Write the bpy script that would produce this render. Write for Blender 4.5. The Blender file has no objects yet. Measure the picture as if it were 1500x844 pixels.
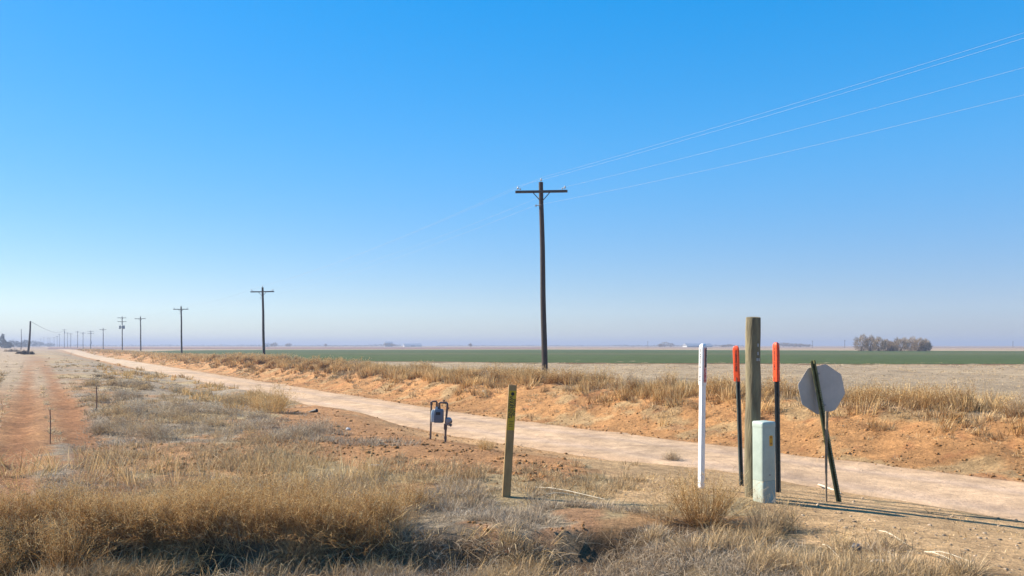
import bpy, bmesh, math, random
import numpy as np
from mathutils import Vector, Matrix, Euler
S = bpy.context.scene
C = S.collection
R = math.radians
random.seed(4); rng = np.random.default_rng(11)

# ------------------------------------------------------------------ camera, sky, sun, exposure
F = 1167.0; HZ = 506.0; CZ = 1.6                      # focal length in photo pixels, horizon row, eye height
cd = bpy.data.cameras.new('camera'); cam = bpy.data.objects.new('camera', cd); C.objects.link(cam)
cd.sensor_width = 36; cd.lens = 28; cd.clip_start = .05; cd.clip_end = 20000
cd.shift_y = (HZ - 422.0) / 1500.0
cam.location = (0, 0, CZ); cam.rotation_euler = (R(90), 0, 0)
S.camera = cam

SUN_EL, SUN_AZ = 35.5, 160.0                          # azimuth counter-clockwise from +X
sd = Vector((math.cos(R(SUN_EL))*math.cos(R(SUN_AZ)), math.cos(R(SUN_EL))*math.sin(R(SUN_AZ)), math.sin(R(SUN_EL))))
w = bpy.data.worlds.new('World'); S.world = w; w.use_nodes = True
nt = w.node_tree; nt.nodes.clear()
sky = nt.nodes.new('ShaderNodeTexSky'); sky.sky_type = 'NISHITA'; sky.sun_disc = False
sky.sun_elevation = R(SUN_EL); sky.sun_rotation = R(90 - SUN_AZ)
sky.altitude = 300; sky.air_density = 1.0; sky.dust_density = 0.15; sky.ozone_density = 5.0
def vmul(src, k):
    n = nt.nodes.new('ShaderNodeVectorMath'); n.operation = 'MULTIPLY'; n.inputs[1].default_value = k; nt.links.new(src, n.inputs[0]); return n.outputs[0]
# flatten the physical sky's range a little (a hazy winter sky), keep its hues
gm = nt.nodes.new('ShaderNodeGamma'); gm.inputs[1].default_value = .36
nt.links.new(vmul(sky.outputs[0], (.168, .168, .168)), gm.inputs[0])
hsv = nt.nodes.new('ShaderNodeHueSaturation'); hsv.inputs['Saturation'].default_value = 2.6; hsv.inputs['Hue'].default_value = .508
nt.links.new(gm.outputs[0], hsv.inputs['Color'])
bg = nt.nodes.new('ShaderNodeBackground'); bg.inputs[1].default_value = 0.1
out = nt.nodes.new('ShaderNodeOutputWorld')
SKM = 4.5
# duller air low over the plain, most on the side away from the sun
tcw = nt.nodes.new('ShaderNodeTexCoord'); sx = nt.nodes.new('ShaderNodeSeparateXYZ'); nt.links.new(tcw.outputs['Generated'], sx.inputs[0])
mz = nt.nodes.new('ShaderNodeMapRange'); mz.interpolation_type = 'SMOOTHSTEP'; nt.links.new(sx.outputs[2], mz.inputs[0])
mz.inputs[1].default_value = -.04; mz.inputs[2].default_value = .27; mz.inputs[3].default_value = 1; mz.inputs[4].default_value = 0
mxx = nt.nodes.new('ShaderNodeMapRange'); nt.links.new(sx.outputs[0], mxx.inputs[0])
mxx.inputs[1].default_value = -.6; mxx.inputs[2].default_value = .5; mxx.inputs[3].default_value = .2; mxx.inputs[4].default_value = 1
mm = nt.nodes.new('ShaderNodeMath'); mm.operation = 'MULTIPLY'; nt.links.new(mz.outputs[0], mm.inputs[0]); nt.links.new(mxx.outputs[0], mm.inputs[1])
mxc = nt.nodes.new('ShaderNodeMix'); mxc.data_type = 'RGBA'; mxc.blend_type = 'MULTIPLY'
nt.links.new(mm.outputs[0], mxc.inputs[0]); nt.links.new(vmul(hsv.outputs[0], (SKM, SKM, SKM)), mxc.inputs[6]); mxc.inputs[7].default_value = (.55, .56, .73, 1)
nt.links.new(mxc.outputs[2], bg.inputs[0]); nt.links.new(bg.outputs[0], out.inputs[0])
sl = bpy.data.lights.new('sun', 'SUN'); sl.energy = 5.0; sl.angle = R(.5); sl.color = (1, .91, .78)
so = bpy.data.objects.new('sun', sl); C.objects.link(so); so.rotation_euler = (-sd).to_track_quat('-Z', 'Y').to_euler()
S.view_settings.view_transform = 'Standard'; S.view_settings.look = 'None'
S.view_settings.exposure = 1.2; S.view_settings.gamma = 1; S.view_settings.use_curve_mapping = False
S.cycles.max_bounces = 6; S.cycles.volume_bounces = 0; S.cycles.transparent_max_bounces = 8

# ------------------------------------------------------------------ object helpers
def tag(o, label=None, cat=None, group=None, kind=None):
    if label: o['label'] = label
    if cat: o['category'] = cat
    if group: o['group'] = group
    if kind: o['kind'] = kind
    return o
def empty(name, loc, rot=(0, 0, 0)):
    o = bpy.data.objects.new(name, None); C.objects.link(o)
    o.location = loc; o.rotation_euler = rot; o.empty_display_size = .1
    return o
def link(name, me, mat, parent=None, smooth=False):
    if mat is not None:
        me.materials.clear(); me.materials.append(mat)
    if smooth: me.shade_smooth()
    o = bpy.data.objects.new(name, me); C.objects.link(o)
    if parent: o.parent = parent
    return o
class MB:
    """collects shapes in one bmesh"""
    def __init__(s): s.bm = bmesh.new()
    def _xf(s, vs, m):
        if m is not None: bmesh.ops.transform(s.bm, matrix=m, verts=vs)
    def box(s, c, d, m=None, bev=0.0, seg=2):
        r = bmesh.ops.create_cube(s.bm, size=1, matrix=Matrix.Translation(c) @ Matrix.Diagonal((d[0], d[1], d[2], 1)))
        vs = r['verts']
        if bev > 0:
            es = list({e for v in vs for e in v.link_edges})
            rb = bmesh.ops.bevel(s.bm, geom=es, offset=bev, segments=seg, affect='EDGES', profile=.6)
            vs = list({v for f in rb['faces'] for v in f.verts} | {v for v in vs if v.is_valid})
        s._xf(vs, m); return s
    def tube(s, pts, rad, n=12, cap=True):
        pts = [Vector(p) for p in pts]
        if not hasattr(rad, '__len__'): rad = [rad]*len(pts)
        rings = []
        up = Vector((0, 0, 1))
        for i, p in enumerate(pts):
            t = (pts[min(i+1, len(pts)-1)] - pts[max(i-1, 0)]).normalized()
            a = t.cross(Vector((1, 0, 0)) if abs(t.x) < .9 else Vector((0, 1, 0))).normalized()
            if i and (a.dot(pa) < 0): a = -a
            a = (a if i == 0 else (pa - t*pa.dot(t)).normalized()); pa = a
            b = t.cross(a)
            rings.append([s.bm.verts.new(p + (a*math.cos(2*math.pi*k/n) + b*math.sin(2*math.pi*k/n))*rad[i]) for k in range(n)])
        for r0, r1 in zip(rings, rings[1:]):
            for k in range(n): s.bm.faces.new((r0[k], r0[(k+1) % n], r1[(k+1) % n], r1[k]))
        if cap:
            s.bm.faces.new(rings[0][::-1]); s.bm.faces.new(rings[-1])
        return s
    def prism(s, prof, zs, scales=None, m=None, shift=None):
        """closed profile [(x,y)] swept through heights zs with scales"""
        scales = scales or [1]*len(zs); rings = []
        for i, (z, k) in enumerate(zip(zs, scales)):
            rings.append([s.bm.verts.new((x*k, y*k, z)) for x, y in prof])
        n = len(prof)
        for r0, r1 in zip(rings, rings[1:]):
            for k in range(n): s.bm.faces.new((r0[k], r0[(k+1) % n], r1[(k+1) % n], r1[k]))
        s.bm.faces.new(rings[0][::-1]); s.bm.faces.new(rings[-1])
        s._xf([v for r in rings for v in r], m); return s
    def build(s, name, mat, parent=None, smooth=False, ang=35):
        bmesh.ops.recalc_face_normals(s.bm, faces=s.bm.faces)
        me = bpy.data.meshes.new(name); s.bm.to_mesh(me); s.bm.free()
        o = link(name, me, mat, parent)
        if smooth:
            me.shade_smooth()
            try: me.set_sharp_from_angle(angle=R(ang))
            except Exception: pass
        return o
def copy_tree(o, parent=None):
    c = o.copy(); C.objects.link(c)
    if parent is not None: c.parent = parent
    for ch in list(o.children): copy_tree(ch, c)
    return c
def round_poly(corners, r, seg=5):
    """rounded polygon outline"""
    outp = []; n = len(corners)
    for i in range(n):
        p0, p1, p2 = Vector(corners[i-1]), Vector(corners[i]), Vector(corners[(i+1) % n])
        a = p1 + (p0-p1).normalized()*r; b = p1 + (p2-p1).normalized()*r
        for k in range(seg+1):
            t = k/seg; q = a*(1-t)**2 + p1*2*t*(1-t) + b*t*t
            outp.append((q.x, q.y))
    return outp

# ------------------------------------------------------------------ materials
def mat(name, col, rough=.7, metal=0, var=.0, vscale=8, bump=0, bscale=60, col2=None, stretch=(1, 1, 1), spec=.4, k=.78):
    col = tuple(c*k for c in col); col2 = tuple(c*k for c in col2) if col2 else None
    m = bpy.data.materials.new(name); m.use_nodes = True; t = m.node_tree; p = t.nodes['Principled BSDF']
    p.inputs['Roughness'].default_value = rough; p.inputs['Metallic'].default_value = metal
    p.inputs['Specular IOR Level'].default_value = spec
    tc = t.nodes.new('ShaderNodeTexCoord'); mp = t.nodes.new('ShaderNodeMapping'); mp.inputs['Scale'].default_value = stretch
    t.links.new(tc.outputs['Object'], mp.inputs[0])
    src = None
    if col2 or var:
        n = t.nodes.new('ShaderNodeTexNoise'); n.inputs['Scale'].default_value = vscale; n.inputs['Detail'].default_value = 6
        n.inputs['Roughness'].default_value = .65
        t.links.new(mp.outputs[0], n.inputs['Vector'])
        cr = t.nodes.new('ShaderNodeValToRGB')
        c2 = col2 or tuple(c*(1-var) for c in col); c1 = col if col2 else tuple(min(1, c*(1+var)) for c in col)
        cr.color_ramp.elements[0].position = .36; cr.color_ramp.elements[1].position = .64
        cr.color_ramp.elements[0].color = (*c2, 1); cr.color_ramp.elements[1].color = (*c1, 1)
        t.links.new(n.outputs[0], cr.inputs[0]); t.links.new(cr.outputs[0], p.inputs['Base Color'])
    else: p.inputs['Base Color'].default_value = (*col, 1)
    if bump:
        n2 = t.nodes.new('ShaderNodeTexNoise'); n2.inputs['Scale'].default_value = bscale; n2.inputs['Detail'].default_value = 5
        t.links.new(mp.outputs[0], n2.inputs['Vector'])
        b = t.nodes.new('ShaderNodeBump'); b.inputs['Strength'].default_value = bump; b.inputs['Distance'].default_value = .01
        t.links.new(n2.outputs[0], b.inputs['Height']); t.links.new(b.outputs[0], p.inputs['Normal'])
    return m
def plant_mat(name, trans=.35):
    m = bpy.data.materials.new(name); m.use_nodes = True; t = m.node_tree; t.nodes.clear()
    a = t.nodes.new('ShaderNodeAttribute'); a.attribute_name = 'Col'
    d = t.nodes.new('ShaderNodeBsdfDiffuse'); tr = t.nodes.new('ShaderNodeBsdfTranslucent'); mx = t.nodes.new('ShaderNodeMixShader')
    o = t.nodes.new('ShaderNodeOutputMaterial'); mx.inputs[0].default_value = trans
    t.links.new(a.outputs['Color'], d.inputs[0]); t.links.new(a.outputs['Color'], tr.inputs[0])
    t.links.new(d.outputs[0], mx.inputs[1]); t.links.new(tr.outputs[0], mx.inputs[2]); t.links.new(mx.outputs[0], o.inputs[0])
    return m
def ground_mat(name, fine=1.0, bumps=(( 9, .05), (45, .02), (180, .006)), spots=.0, contrast=.35):
    """vertex colour gives the kind of soil, noise gives grain"""
    m = bpy.data.materials.new(name); m.use_nodes = True; t = m.node_tree; p = t.nodes['Principled BSDF']
    p.inputs['Roughness'].default_value = .95; p.inputs['Specular IOR Level'].default_value = .1
    a = t.nodes.new('ShaderNodeAttribute'); a.attribute_name = 'Col'
    tc = t.nodes.new('ShaderNodeTexCoord')
    prev = a.outputs['Color']
    for sc, amt in ((.35, .25), (2.2, .3), (14, contrast), (70, contrast)):
        n = t.nodes.new('ShaderNodeTexNoise'); n.inputs['Scale'].default_value = sc; n.inputs['Detail'].default_value = 5; n.inputs['Roughness'].default_value = .7
        t.links.new(tc.outputs['Object'], n.inputs['Vector'])
        mr = t.nodes.new('ShaderNodeMapRange'); mr.inputs[1].default_value = .3; mr.inputs[2].default_value = .7
        mr.inputs[3].default_value = 1-amt; mr.inputs[4].default_value = 1+amt
        t.links.new(n.outputs[0], mr.inputs[0])
        mx = t.nodes.new('ShaderNodeMix'); mx.data_type = 'RGBA'; mx.blend_type = 'MULTIPLY'; mx.inputs[0].default_value = 1
        t.links.new(prev, mx.inputs[6]); t.links.new(mr.outputs[0], mx.inputs[7]); prev = mx.outputs[2]
    t.links.new(prev, p.inputs['Base Color'])
    nprev = None
    for sc, dist in bumps:
        n = t.nodes.new('ShaderNodeTexNoise'); n.inputs['Scale'].default_value = sc; n.inputs['Detail'].default_value = 4; n.inputs['Roughness'].default_value = .6
        t.links.new(tc.outputs['Object'], n.inputs['Vector'])
        b = t.nodes.new('ShaderNodeBump'); b.inputs['Strength'].default_value = 1; b.inputs['Distance'].default_value = dist*fine
        t.links.new(n.outputs[0], b.inputs['Height'])
        if nprev: t.links.new(nprev, b.inputs['Normal'])
        nprev = b.outputs[0]
    t.links.new(nprev, p.inputs['Normal'])
    return m

M_plant = plant_mat('dry_grass', .22)
M_ground = ground_mat('dry_soil')
M_road = ground_mat('packed_dirt', .4, contrast=.14)
M_field = ground_mat('field_soil', 1.0, bumps=((3, .05), (20, .02)), contrast=.2)
M_pole = mat('creosote_wood', (.062, .042, .034), .85, var=.4, vscale=5, stretch=(6, 6, .5), bump=.6, bscale=30)
M_farpole = mat('old_pole_wood', (.085, .065, .055), .9, var=.3, vscale=5)
M_arm = mat('crossarm_wood', (.085, .07, .06), .85, var=.35, vscale=12)
M_glass = mat('insulator_porcelain', (.62, .66, .68), .2, spec=.6)
M_steel = mat('galvanised_steel', (.32, .33, .34), .45, metal=.7, var=.2, vscale=20)
M_wire = mat('aluminium_wire', (.42, .43, .45), .55, spec=.2)
M_trafo = mat('transformer_paint', (.3, .32, .34), .5)

# ------------------------------------------------------------------ numpy noise and terrain
def _h(ix, iy, seed):
    n = (ix.astype(np.int64)*374761393 + iy.astype(np.int64)*668265263 + seed*1442695041) & 0xffffffff
    n = ((n ^ (n >> 13)) * 1274126177) & 0xffffffff
    return ((n ^ (n >> 16)) & 0xffff) / 65535.0
def vnoise(x, y, sc, seed=0):
    x = np.asarray(x, float)/sc; y = np.asarray(y, float)/sc
    ix = np.floor(x); iy = np.floor(y); fx = x-ix; fy = y-iy
    fx = fx*fx*(3-2*fx); fy = fy*fy*(3-2*fy)
    a = _h(ix, iy, seed); b = _h(ix+1, iy, seed); c = _h(ix, iy+1, seed); d = _h(ix+1, iy+1, seed)
    return (a*(1-fx)+b*fx)*(1-fy) + (c*(1-fx)+d*fx)*fy - .5
def fbm(x, y, sc, seed=0, o=4):
    r = 0; a = 1
    for i in range(o):
        r = r + a*vnoise(x, y, sc/2**i, seed+i*17); a *= .5
    return r
def ss(x, a, b):
    t = np.clip((x-a)/(b-a), 0, 1); return t*t*(3-2*t)
TH = math.atan((750-46)/F)
U = np.array([-math.sin(TH), math.cos(TH)]); V = np.array([math.cos(TH), math.sin(TH)])
def la(x, y): return x*V[0]+y*V[1], x*U[0]+y*U[1]             # lateral distance from the eye line, distance along the road
def xy(lat, al): return lat*V[0]+al*U[0], lat*V[1]+al*U[1]
def edges(al):
    sh = 2.0*(1-ss(al, 2, 26))
    return 9.15+sh, 13.15+sh
def px_of(x, y, z=0.0):
    yy = np.maximum(y, .5)
    return np.where(y > .5, 750+F*x/yy, -1e4), np.where(y > .5, HZ-F*(z-CZ)/yy, 1e4)
def base_h(x, y):
    lat, al = la(x, y); n, f = edges(al)
    zb_ = -.8*(1-ss(n-lat, -.5, 6.0)); z = -.25*(1-ss(n-lat, 1.6, 5.2)) - .55*(1-ss(n-lat, -.2, 2.5))
    z = z + (zb_-z)*ss(al, 8, 12.5)
    z = z + .28*np.exp(-((n-lat-1.3)/.8)**2)*ss(al, 17, 24)*(1-ss(al, 60, 90))           # windrow beside the road
    z = z + .22*np.exp(-((n-lat-2.3)/1.0)**2)*ss(al, 16, 19)*(1-ss(al, 22, 26))           # spoil heap
    r2 = lat-f
    z = np.where(r2 > 0, -.8 + .86*ss(r2, .2, 3.9) - .06*ss(r2, 4.2, 6.5), z)
    fade = ss(al, 180, 330)
    z = z*(1-fade)
    # shallow ditch right in front
    yl = 6.85 + .25*vnoise(x, y, 1.1, 5) + .12*vnoise(x, y, .35, 6)
    wd = ss(x, -5.5, -4.0)*(1-ss(x, .75, 1.5))
    z = z - .25*wd*(1-ss(y, yl-.16, yl+.04))
    return z
def roadmask(x, y):
    lat, al = la(x, y); n, f = edges(al)
    return ss(lat, n-.3, n+.4)*(1-ss(lat, f-.4, f+.3))
def track(l): return np.maximum(np.exp(-((l-.8)/.26)**4), np.exp(-((l+.15)/.22)**4))
def terr_h(x, y):
    z = base_h(x, y); d = np.hypot(x, y)
    near = 1-ss(d, 45, 140)
    rm = roadmask(x, y)
    lat, al = la(x, y); n, f = edges(al)
    bank = np.exp(-((lat-f-2.2)/2.0)**2)
    rough = (.07*fbm(x, y, 1.7, 1) + .03*fbm(x, y, .45, 2, 3) + .02*np.abs(vnoise(x, y, .18, 3)))*near
    rough = rough*(1+.9*bank) + bank*near*(.14*fbm(x, y, .8, 33, 3))
    bare = 1-.55*ss(n-lat, 1.2, 4.6)*0
    pad = ss(lat, 5.6, 6.6)*(1-ss(al, 6.5, 9.5))*(lat < n+1)
    z = z + rough*(1-rm)*(1-.75*pad)
    lf = (1-ss(lat, .9, 1.6))*ss(al, 6.5, 9)*(1-ss(d, 30, 50))
    z = z - lf*.05*track(lat+.12*vnoise(x, y, 5, 25))
    z = z + .6*fbm(x, y, 160, 9, 2)*ss(d, 300, 900)
    return z
def poly(px, py, pts):
    inside = np.zeros(px.shape, bool); n = len(pts); j = n-1
    for i in range(n):
        xi, yi = pts[i]; xj, yj = pts[j]
        c = ((yi > py) != (yj > py)) & (px < (xj-xi)*(py-yi)/((yj-yi) or 1e-9)+xi)
        inside ^= c; j = i
    return inside
def wob(x, y, px, py, amp=1.0):
    d = np.maximum(np.hypot(x, y), 3); k = amp*F/d
    return px + k*.45*fbm(x, y, .9, 51, 4), py + k*.22*fbm(x, y, .7, 71, 4)

P_SPOIL = [(425, 596), (470, 588), (560, 615), (720, 645), (860, 668), (845, 700), (720, 705), (640, 694), (520, 690), (400, 662), (330, 640), (380, 618)]
P_RIGHT = [(1150, 742), (1170, 725), (1240, 712), (1560, 778), (1560, 870), (1440, 870), (1330, 846), (1270, 820), (1190, 790)]
P_POSTS = [(840, 662), (940, 664), (1000, 670), (1100, 680), (1260, 700), (1240, 730), (1140, 745), (1090, 732), (960, 738), (900, 715)]
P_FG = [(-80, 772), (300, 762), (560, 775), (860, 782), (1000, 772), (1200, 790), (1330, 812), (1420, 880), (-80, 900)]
P_RED1 = [(640, 764), (700, 766), (860, 764), (862, 776), (760, 780), (650, 776)]
P_TR1 = [(34, 526), (46, 526), (66, 556), (84, 582), (122, 604), (122, 640), (60, 655), (92, 615), (68, 592), (52, 562)]
P_TR2 = [(28, 532), (37, 532), (44, 560), (52, 590), (58, 628), (36, 645), (36, 600), (33, 565)]
P_TR3 = [(-60, 612), (20, 604), (60, 640), (100, 640), (90, 680), (20, 705), (-80, 720)]
P_ORL = [(130, 640), (220, 650), (300, 640), (400, 672), (420, 700), (300, 690), (180, 690), (140, 665)]
P_LFIELD = [(-900, 516), (30, 516), (60, 540), (125, 590), (130, 620), (20, 700), (-900, 900)]
P_GOLDL = [(150, 530), (330, 556), (440, 590), (420, 600), (340, 590), (240, 560), (130, 540)]
P_GRAYD = [(100, 560), (180, 570), (300, 610), (290, 640), (180, 630), (110, 680), (150, 740), (120, 700), (80, 640)]

ORANGE = np.array((.48, .25, .11)); TAN = np.array((.70, .45, .23)); STRAW = np.array((.46, .335, .17)); GRAY = np.array((.37, .29, .20)); LITTER_SHADE = np.array((.085, .06, .04))
REDD = np.array((.42, .17, .07)); FIELD = np.array((.40, .295, .18)); LFIELD = np.array((.44, .325, .21)); BANK = np.array((.50, .255, .10))
def mixc(c, m, k): return c*(1-m[:, None]) + np.asarray(k)[None, :]*m[:, None]
def ground_col(x, y, z):
    n_ = x.size
    lat, al = la(x, y); n, f = edges(al)
    px, py = px_of(x, y, z); wx, wy = wob(x, y, px, py)
    c = np.tile(GRAY, (n_, 1)).astype(float)
    c = mixc(c, ss(fbm(x, y, 3.0, 90), -.1, .25)*.8, STRAW)
    c = mixc(c, ss(fbm(x, y, 1.3, 91), .12, .3)*.7, ORANGE*.9)
    m = poly(wx, wy, P_LFIELD).astype(float); m = np.maximum(m, ((x < -14) & (lat < -3)).astype(float)*.9)
    c = mixc(c, m, LFIELD)
    c = mixc(c, m*(1-ss(np.hypot(x, y), 22, 42))*.85, np.array((.41, .20, .085)))
    # faint drill rows in the stubble on the left, running with the road
    rows = (np.sin((lat+.12*vnoise(x, y, 4, 8))*2*np.pi/.5) > .1)*m*(1-ss(np.hypot(x, y), 12, 18))
    c = mixc(c, rows*.35, ORANGE)
    c = mixc(c, poly(wx, wy, P_TR3)*ss(fbm(x, y, .8, 95), -.12, .12)*.8, ORANGE)
    tk = track(lat+.12*vnoise(x, y, 5, 25)+.2*fbm(x, y, 1.0, 26))*ss(al, 6, 9)*(1-ss(al, 90, 160))
    c = mixc(c, tk*.9, (.36, .165, .07))
    c = mixc(c, (np.abs(lat-1.7+.3*fbm(x, y, 2, 27)) < .3)*(al > 9)*ss(fbm(x, y, 2.5, 28), -.3, .0)*.5*(1-ss(al, 30, 60)), ORANGE*.9)
    c = mixc(c, poly(wx, wy, P_FG)*(.45+.4*ss(fbm(x, y, .5, 97), -.15, .2)), LITTER_SHADE)  # matted litter, darkened with painted shade under the foreground grass
    for P, col, a in ((P_ORL, ORANGE, .75), (P_SPOIL, ORANGE, 1), (P_RIGHT, TAN*.93, .95), (P_POSTS, TAN*.9, .85), (P_RED1, (.44, .235, .12), .8)):
        c = mixc(c, poly(wx, wy, P)*a, col)
    rel = n-lat + .5*fbm(x, y, 1.2, 12)
    c = mixc(c, (1-ss(rel, .3, 1.6))*(lat < n+1), BANK*1.02)
    c = mixc(c, (1-ss(rel, 1.6, 3.0))*(lat < n+1)*(1-ss(al, 17, 22)), TAN*.5+BANK*.5)
    r2 = lat-f
    bk = ss(r2, -.3, .1)*(1-ss(r2+.8*fbm(x, y, 1.5, 14), 3.2, 4.6))
    c = np.where((r2 > 2)[:, None], np.tile(FIELD, (n_, 1)), c)
    c = mixc(c, bk, BANK)
    c = mixc(c, bk*ss(fbm(x, y, .9, 15), .1, .3)*.6, STRAW)
    c = mixc(c, bk*ss(fbm(x, y, .5, 16), .22, .4)*.5, REDD)
    fr = ss(r2, 4.5, 7)
    rows = (.5+.5*np.sin((y+.35*x+1.2*fbm(x, y, 9, 18, 2))*2*np.pi/1.1))*fr*(1-ss(np.hypot(x, y), 60, 110))
    c = mixc(c, rows*.35, GRAY*1.05)
    c = mixc(c, fr*ss(fbm(x, y, 7, 19), .0, .3)*.45, (.5, .37, .22))
    d = np.hypot(x, y)
    c = mixc(c, ss(d, 200, 420)*.8, (.42, .30, .20))
    c = mixc(c, ss(d, 300, 500)*ss(fbm(x*.35, y, 160, 29, 3), -.05, .2)*.6, (.26, .17, .13))
    return c

def mesh_np(name, verts, faces_flat, sizes, cols=None):
    me = bpy.data.meshes.new(name)
    nv = len(verts); nl = len(faces_flat); nf = len(sizes)
    me.vertices.add(nv); me.vertices.foreach_set('co', np.ascontiguousarray(verts, np.float32).ravel())
    me.loops.add(nl); me.loops.foreach_set('vertex_index', np.ascontiguousarray(faces_flat, np.int32))
    me.polygons.add(nf)
    st = np.zeros(nf, np.int32); st[1:] = np.cumsum(sizes)[:-1]
    me.polygons.foreach_set('loop_start', st)
    if cols is not None:
        a = me.color_attributes.new('Col', 'FLOAT_COLOR', 'POINT')
        cc = np.ones((nv, 4), np.float32); cc[:, :3] = np.clip(cols*.74, 0, 1); a.data.foreach_set('color', cc.ravel())
    me.update(calc_edges=True); me.validate()
    return me
def grid_mesh(name, X, Y, Z, cols):
    ny, nx = X.shape
    v = np.stack([X.ravel(), Y.ravel(), Z.ravel()], 1)
    i = np.arange(ny*nx).reshape(ny, nx)
    q = np.stack([i[:-1, :-1], i[:-1, 1:], i[1:, 1:], i[1:, :-1]], -1).reshape(-1, 4)
    return mesh_np(name, v, q.ravel(), np.full(len(q), 4), cols)

# ground: one sheet out to the horizon, fine near the camera
tx = np.linspace(-1, 1, 1150); ax = 8.0; gx = ax*np.sinh(tx*math.asinh(4200/ax))
ay = 8.0; ty = np.linspace(-math.asinh(500/ay), math.asinh(4400/ay), 1000); gy = 9+ay*np.sinh(ty)
GX, GY = np.meshgrid(gx, gy); fx_, fy_ = GX.ravel(), GY.ravel()
gz = terr_h(fx_, fy_)
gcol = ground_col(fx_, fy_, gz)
dd = np.hypot(fx_, fy_)
gz2 = gz - .03*roadmask(fx_, fy_)
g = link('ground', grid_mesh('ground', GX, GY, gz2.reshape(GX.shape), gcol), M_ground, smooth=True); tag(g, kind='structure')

# dirt road
als = np.concatenate([np.arange(-60, 60, .18), np.geomspace(60, 1500, 260)]); ws = np.linspace(-.35, 1.35, 60)
AL, W = np.meshgrid(als, ws, indexing='ij'); n_e, f_e = edges(AL)
LT = n_e + (f_e-n_e)*W; RX, RY = xy(LT, AL)
fade = ss(AL, 180, 330)
edge = np.minimum(W, 1-W)*(f_e-n_e)
jit = .45*fbm(RX, RY, 1.6, 61, 5)
zr = -.8*(1-fade) + .6*fbm(RX, RY, 160, 9, 2)*ss(np.hypot(RX, RY), 300, 900) - .12*np.clip(.05+jit-edge, 0, 2) + .015*fbm(RX, RY, 2.2, 62, 3) + .004*fbm(RX, RY, .3, 63, 2)
wl0 = (W-.5)*4+.15*fbm(RX, RY, 12, 64, 2); crown = .05*np.clip(1-((W-.5)/.5)**2, 0, 1); zr = zr+crown*.6 - .018*np.exp(-((np.abs(wl0)-.85)/.25)**2) + .012*ss(AL, 100, 300)
wl = (W-.5)*4
tr = np.exp(-((np.abs(wl+.15*fbm(RX, RY, 12, 64, 2))-.85)/.33)**2)
rc = np.tile(np.array((.60, .405, .245)), (RX.size, 1))
rc = mixc(rc, (tr*.8).ravel(), (.52, .365, .25))
rc = mixc(rc, (ss(fbm(RX*1, RY, 3.5, 66), 0, .3)*.4).ravel(), (.58, .41, .26))
rc = mixc(rc, (1-ss(edge+.3*fbm(RX, RY, .8, 68), 0, .9)).ravel()*.8, (.56, .36, .21))
rc = mixc(rc, (ss(AL, 60, 120)).ravel()*.6, (.62, .47, .31))
road = link('road', grid_mesh('road', RX, RY, zr, rc), M_road, smooth=True); tag(road, kind='structure')

# fields beyond the bank
def strip(name, lower, upper, z, col, mt, n=160):
    """lower/upper: lists of world (x,y) from left to right"""
    lx = np.array(lower, float); ux = np.array(upper, float)
    t = np.linspace(0, 1, n)
    def res(p):
        d = np.r_[0, np.cumsum(np.hypot(*np.diff(p, axis=0).T))]; d /= d[-1]
        return np.stack([np.interp(t, d, p[:, 0]), np.interp(t, d, p[:, 1])], 1)
    a, b = res(lx), res(ux); s_ = np.linspace(0, 1, 24)[:, None, None]
    g_ = a[None]*(1-s_)+b[None]*s_
    X, Y = g_[..., 0], g_[..., 1]; Y = Y + 1.2*fbm(X, X*0+3, 14, 77, 3)
    Z = np.full(X.shape, z) + .6*fbm(X, Y, 160, 9, 2)*ss(np.hypot(X, Y), 300, 900)
    cc = col(X.ravel(), Y.ravel())
    return tag(link(name, grid_mesh(name, X, Y, Z, cc), mt, smooth=True), kind='structure')
def gp(px, py): d = CZ*F/(py-HZ); return ((px-750)/F*d, d)
def gcolr(x, y):
    c = np.tile(np.array((.072, .098, .027)), (x.size, 1))
    c = mixc(c, ss(fbm(x*.3, y, 22, 40), -.1, .35)*.55, (.084, .115, .03))
    return mixc(c, ss(fbm(x*.2, y, 40, 41), .0, .3)*.5, (.14, .125, .055))
strip('green_field', [gp(205, 518.0), gp(262, 523.0), gp(400, 528), gp(800, 531.8), gp(1200, 533.6), gp(1500, 534.3), (150, 62)],
      [gp(205, 515.5), gp(262, 513.5), gp(400, 512.6), gp(800, 512.2), gp(1200, 513.6), gp(1500, 514.6), (560, 208)], .03, gcolr, M_field)
strip('field_margin', [gp(262, 523.6), gp(400, 528.7), gp(800, 532.6), gp(1200, 534.4), gp(1500, 535.1), (150, 61)], [gp(262, 522.6), gp(400, 527.6), gp(800, 531.4), gp(1200, 533.2), gp(1500, 533.9), (150, 63)], .015,
      lambda x, y: mixc(np.tile(np.array((.33, .18, .10)), (x.size, 1)), ss(fbm(x, y, 6, 46), 0, .3)*.6, (.22, .19, .08)), M_field)
strip('plowed_field', [gp(70, 511.8), gp(400, 511.4), gp(800, 511.2)], [gp(70, 508.6), gp(400, 508.4), gp(800, 508.9)], .05,
      lambda x, y: mixc(np.tile(np.array((.24, .15, .12)), (x.size, 1)), ss(fbm(x*.2, y, 60, 44), 0, .3), (.33, .20, .14)), M_field)

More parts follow.
